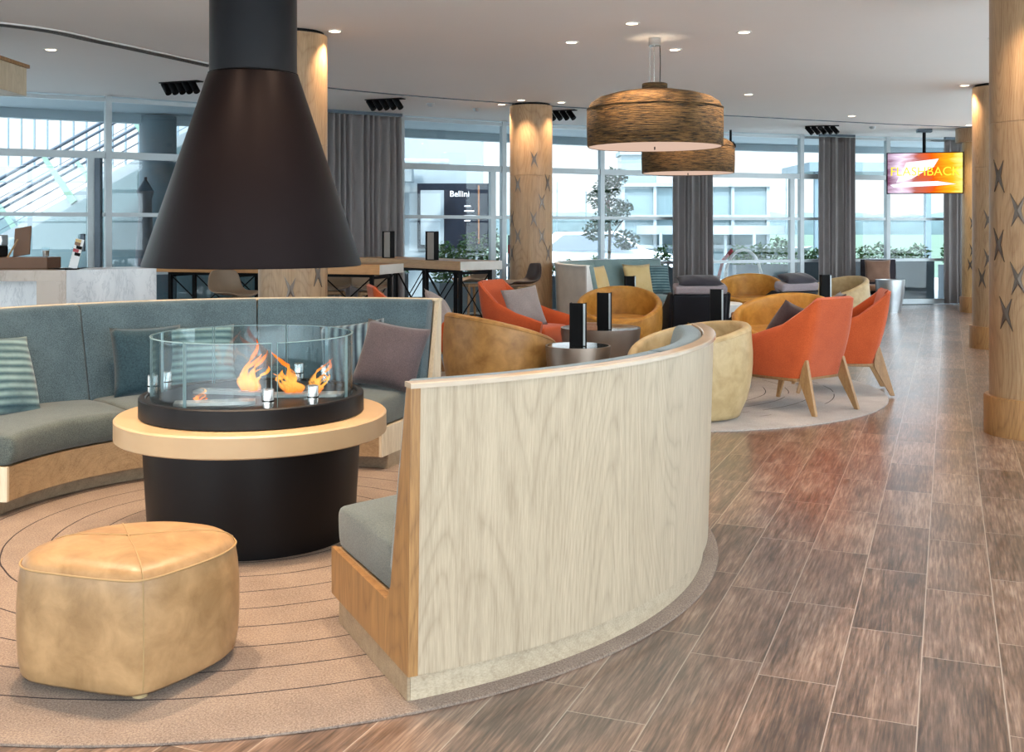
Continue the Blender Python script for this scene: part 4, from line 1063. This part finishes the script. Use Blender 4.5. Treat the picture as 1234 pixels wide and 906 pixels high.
MB().box(-.05, .03, -1.0, .05, .09, .3).build('post', M['ext_white'], t, smooth=0)

# exterior stair at the left
t = thing('exterior_staircase', 'outdoor staircase with steel cables and slanted pale green fins beyond the left glass', 'staircase', (-9.2, 17.0, 0))
def sx(x): return .35+(x+9.2+1.2)*.56 if 0 else 1.25+(x+8.0)*.555    # stringer height at world x
for y in (0, 1.3):
    a, b_ = -10.4, -3.4
    MB().beam((a+9.2, y, sx(a)), (b_+9.2, y, sx(b_)), .06, .16).build('stringer', M['ext_white'], t, smooth=0)
    for dz, nm, r in ((.98, 'handrail', .03), (.86, 'upper_rail', .022)):
        MB().tube([(a+9.2, y, sx(a)+dz), (b_+9.2, y, sx(b_)+dz)], r, 8).build(nm, M['dark_rail'], t)
    for k in range(4): MB().tube([(a+9.2, y, sx(a)+.17+.17*k), (b_+9.2, y, sx(b_)+.17+.17*k)], .006, 5).build('cable', M['dark_rail'], t)
    for k in range(5):
        x = -9.9+k*1.32; MB().beam((x+9.2+.38, y-.05, sx(x+.38)-.05), (x+9.2-.10, y-.05, sx(x-.1)+.93), .11, .03, .07, .03, up=(0, 1, 0)).build('fin', M['fin'], t)
xa, xb = -8.25, -3.4
MB().add([(xa+9.2, -.10, -.1), (xb+9.2, -.10, -.1), (xb+9.2, -.10, sx(xb)-.1), (xa+9.2, -.10, sx(xa)-.1), (xa+9.2, -.05, -.1), (xb+9.2, -.05, -.1), (xb+9.2, -.05, sx(xb)-.1), (xa+9.2, -.05, sx(xa)-.1)],
    [(0, 1, 2, 3), (7, 6, 5, 4), (0, 4, 5, 1), (1, 5, 6, 2), (2, 6, 7, 3), (3, 7, 4, 0)]).build('side_panel', M['ext_teal'], t, smooth=0)
for k in range(24):
    x = -10.3+k*.285; MB().box(x+9.2, .04, sx(x)+.02, x+9.2+.29, 1.26, sx(x)+.06).build('tread', M['dark_rail'], t, smooth=0)
t = thing('stair_wall', 'teal glazed wall under the outdoor staircase', 'wall panel', (-7.2, 18.8, -.02))
MB().prism([(-4.5, 0), (4.6, 0), (4.6, .15), (-4.5, .15)], 0, 1.2).build('glazed_panel', M['ext_teal'], t, smooth=0)
for x in (-3.4, -1.9, -.4, 1.1, 2.6): MB().box(x, -.02, 0, x+.03, .0, 1.2).build('panel_joint', M['ext_blue'], t, smooth=0)
o = MB().lathe([(0, 0), (.27, 0), (.27, 3.1), (0, 3.1)], 40).build('outdoor_column', M['ext_blue'], loc=(-5.35, 16.3, 0)); tag(o, 'plain blue grey round column outside, left of the black hood', 'column')
o = MB().lathe([(.02, .3), (.15, .5), (.16, .75), (.1, 1.5), (.09, 1.85), (.12, 1.95), (.03, 2.1), (0, 2.1)], 12); o.lathe([(0, 0), (.25, 0), (.25, .05), (.03, .07), (.025, 2.15), (0, 2.15)], 12)
o = o.build('closed_parasol', M['dark_rail'], loc=(-5.15, 15.15, -.02)); tag(o, 'closed grey parasol outside the glass, left of the black hood', 'parasol')
# upper glazed balcony behind the stair
t = thing('upper_balcony', 'pale balcony with upright balusters high beyond the outdoor stair', 'balcony', (-7.5, 21.5, 2.35))
MB().box(-5, 0, 0, 5.5, .5, .3).build('slab', M['ext_white'], t, smooth=0)
for k in range(40): MB().box(-4.9+k*.26, 0, .3, -4.87+k*.26, .03, 1.3).build('baluster', M['ext_blue'], t, smooth=0)
MB().box(-5, -.02, 1.3, 5.5, .05, 1.37).build('rail', M['ext_blue'], t, smooth=0)

# pavilion beyond the right windows
t = thing('waterside_pavilion', 'pale glazed waterside pavilion with a curved upper deck beyond the windows', 'building', (5.0, 30.5, -.1))
def pv(n_, x0, z0, x1, z1, mat, y0=0, y1=.3): MB().box(x0, y0, z0, x1, y1, z1).build(n_, M[mat], t, smooth=0)
pv('wall', -1.85, 0, 2.3, 2.75, 'ext_glass', .1, 3)
for x in (-1.9, -1.0, .2, 1.2, 2.2): pv('mullion', x, 0, x+.09, 2.75, 'ext_white', 0, .1)
for z in (.95, 1.8, 2.7): pv('beam', -1.9, z, 2.3, z+.1, 'ext_white', -.05, .1)
pv('tower', -1.9, 2.8, -.9, 3.6, 'ext_glass', .1, 1.2); pv('tower_roof', -1.95, 3.6, -.85, 3.72, 'ext_white', 0, 1.3)
MB().lathe([(1.8, 1.35), (2.6, 1.35), (2.6, 1.6), (1.8, 1.6)], 40, c=(.5, 1.8), a0=R(200), a1=R(340), close=True).build('curved_deck', M['ext_white'], t)
for x in (-.9, -.1, .9, 1.7): pv('post', x, 0, x+.08, 1.4, 'ext_white', -.5, -.42)
t = thing('dock_shed', 'dark long roofed shed farther along the quay behind the pavilion', 'building', (9.5, 29, -.1))
MB().box(-1.5, 0, 3.05, 2.0, 3, 3.3).build('roof_slab', M['ext_blue'], t, smooth=0)
for x in (-1.3, 1.7): MB().box(x, .2, 0, x+.15, .35, 3.05).build('post', M['ext_blue'], t, smooth=0)
# cars
def car(label, x, y, rz, mat='car'):
    t = thing('parked_car', label, 'car', (x, y, -.1), rz)
    pr = [(-2.2, .3), (-2.25, .7), (-1.9, .88), (-1.2, .95), (-.6, 1.42), (.8, 1.45), (1.5, 1.0), (2.15, .88), (2.25, .6), (2.2, .3)]
    n = len(pr); m = MB(); vs = []
    for y_, k in ((-.85, 1), (.85, 1)): vs += [(px, y_*(1 if z < 1 else .82), z) for px, z in pr]
    m.add(vs, [tuple(range(n-1, -1, -1)), tuple(range(n, 2*n))]+[(i, (i+1) % n, n+(i+1) % n, n+i) for i in range(n)]).build('body', M[mat], t, bevel=.06)
    MB().add([(-1.05, -.84, .97), (-.55, -.72, 1.36), (.75, -.72, 1.38), (1.3, -.84, 1.0), (-1.05, -.80, .97), (-.55, -.68, 1.36), (.75, -.68, 1.38), (1.3, -.80, 1.0)], [(0, 1, 2, 3), (7, 6, 5, 4), (0, 4, 5, 1), (1, 5, 6, 2), (2, 6, 7, 3), (3, 7, 4, 0)]).build('side_window', M['alu_dark'], t, smooth=0)
    for wx in (-1.4, 1.4):
        for wy in (-.8, .8): MB().tube([(wx, wy-.1, .33), (wx, wy+.1, .33)], .33, 20).build('wheel', M['black'], t)
car('silver white parked car behind the slender tree on the terrace', 1.75, 27.0, R(4))
# boat
t = thing('sailing_boat', 'small white sailing boat moored on the water', 'boat', (30.5, 120, -1.5))
MB().add([(-3, 0, .9), (-2.4, -.8, .8), (2, -.9, .8), (3, 0, 1), (2, .9, .8), (-2.4, .8, .8), (-2, 0, 0), (2, 0, 0)], [(0, 1, 2, 3, 4, 5), (0, 6, 1), (1, 6, 7, 2), (2, 7, 3), (3, 7, 4), (4, 7, 6, 5), (5, 6, 0)]).build('hull', M['ext_white'], t, smooth=0)
MB().tube([(0, 0, .9), (0, 0, 9)], .08, 6).build('mast', M['ext_blue'], t)
for i, (x, y, c) in enumerate(((1.0, 170, .8), (4.5, 180, 1.2), (9, 175, 1.), (13, 190, .9), (17, 185, 1.1))):
    t = thing('moored_boat', 'one of the small boats with bare masts across the water', 'boat', (x+3, y, -1.5), .4*i, 'moored boats far across the water')
    MB().box(-2.5, -.8, 0, 2.5, .8, 1.0).build('hull', M['ext_white'], t, bevel=.3)
    MB().tube([(0, 0, 1), (0, 0, 9*c)], .1, 6).build('mast', M['ext_blue'], t)
# terrace furniture
t = thing('terrace_armchair', 'red terrace chair with a white arched frame beyond the glass', 'outdoor chair', (4.15, 19.35, -.02), 0)
pts_ = [(.32*cos(a), .0, .55+.50*sin(a)) for a in [R(-10+i*20) for i in range(11)]]
MB().tube([(-.36, 0, 0)]+[(p[0]-.0, p[1], p[2]) for p in pts_[::-1]]+[(.36, 0, 0)], .03, 10).build('arched_frame', M['white'], t)
MB().box(-.30, .04, .40, .30, .5, .46).build('seat', M['planter_l'], t, bevel=.02)
MB().tube([(-.44, 0, 0), (-.46, 0, .5), (-.36, 0, .86), (-.2, 0, 1.05)], .035, 10).build('red_side', M['red'], t)

# ------------------------------------------------------------------ world, camera, view
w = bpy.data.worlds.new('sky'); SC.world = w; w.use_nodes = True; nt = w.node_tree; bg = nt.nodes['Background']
tc = nt.nodes.new('ShaderNodeTexCoord'); sp = nt.nodes.new('ShaderNodeSeparateXYZ'); nt.links.new(tc.outputs['Generated'], sp.inputs[0])
rp = nt.nodes.new('ShaderNodeValToRGB'); e = rp.color_ramp.elements
e[0].position = 0; e[0].color = (.80, .88, .92, 1); e[1].position = .5; e[1].color = (.72, .86, 1.0, 1)
x = rp.color_ramp.elements.new(.12); x.color = (.93, .97, 1.0, 1)
nt.links.new(sp.outputs[2], rp.inputs[0]); nt.links.new(rp.outputs[0], bg.inputs[0])
# extra sky glow added behind the viewer, to fill the room
def wm(op, a, b):
    n = nt.nodes.new('ShaderNodeMath'); n.operation = op
    for k, v in enumerate((a, b)):
        if isinstance(v, (int, float)): n.inputs[k].default_value = v
        else: nt.links.new(v, n.inputs[k])
    return n.outputs[0]
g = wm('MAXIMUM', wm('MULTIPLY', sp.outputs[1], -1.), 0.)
up = wm('MAXIMUM', wm('SUBTRACT', sp.outputs[2], .12), 0.)   # overcast: the zenith is far brighter than the horizon
nt.links.new(wm('ADD', wm('MULTIPLY', wm('POWER', g, 1.5), SKY_FILL), wm('ADD', wm('MULTIPLY', up, ZENITH), WORLD)), bg.inputs[1])
struct(MB().prism([(RB[0]+.02, -5.02), (40, -5.02), (40, 31), (14, 31), (RW[0]+.02, 20.7)], -.16, -.02).build('floor_side_bounce', M['paving'], smooth=0))  # unseen pale ground added on the right, bouncing daylight indoors
struct(MB().box(-30, -40, -.16, 40, -5.02, -.02).build('floor_rear_bounce', M['paving'], smooth=0))  # unseen pale ground added at the rear to bounce light onto the ceiling
for i in range(2):
    pass
sl_ = bpy.data.lights.new('sun', 'SUN'); sl_.energy = SUN; sl_.angle = R(3); sl_.color = (1, .97, .93)  # sun added behind the viewer; its ground bounce brightens the ceiling
so = bpy.data.objects.new('sun', sl_); COL.objects.link(so); so.location = (-6, -20, 30); so.rotation_euler = (R(32), 0, R(-12))
cam = bpy.data.cameras.new('camera'); co = bpy.data.objects.new('camera', cam); COL.objects.link(co); SC.camera = co
co.location = (0, 0, H); co.rotation_euler = (R(90), 0, 0)
cam.sensor_width = 36; cam.lens = 36*1300/1234; cam.shift_y = -(453-276)/1234; cam.clip_end = 2000; cam.clip_start = .05
SC.view_settings.view_transform = 'Standard'; SC.view_settings.look = 'None'; SC.view_settings.gamma = 1; SC.view_settings.use_curve_mapping = False
SC.view_settings.exposure = EXPO
SC.cycles.use_denoising = True
SC.cycles.max_bounces = 10; SC.cycles.transparent_max_bounces = 24; SC.cycles.diffuse_bounces = 5; SC.cycles.glossy_bounces = 4
SC.cycles.caustics_reflective = False; SC.cycles.caustics_refractive = False; SC.cycles.sample_clamp_indirect = 4
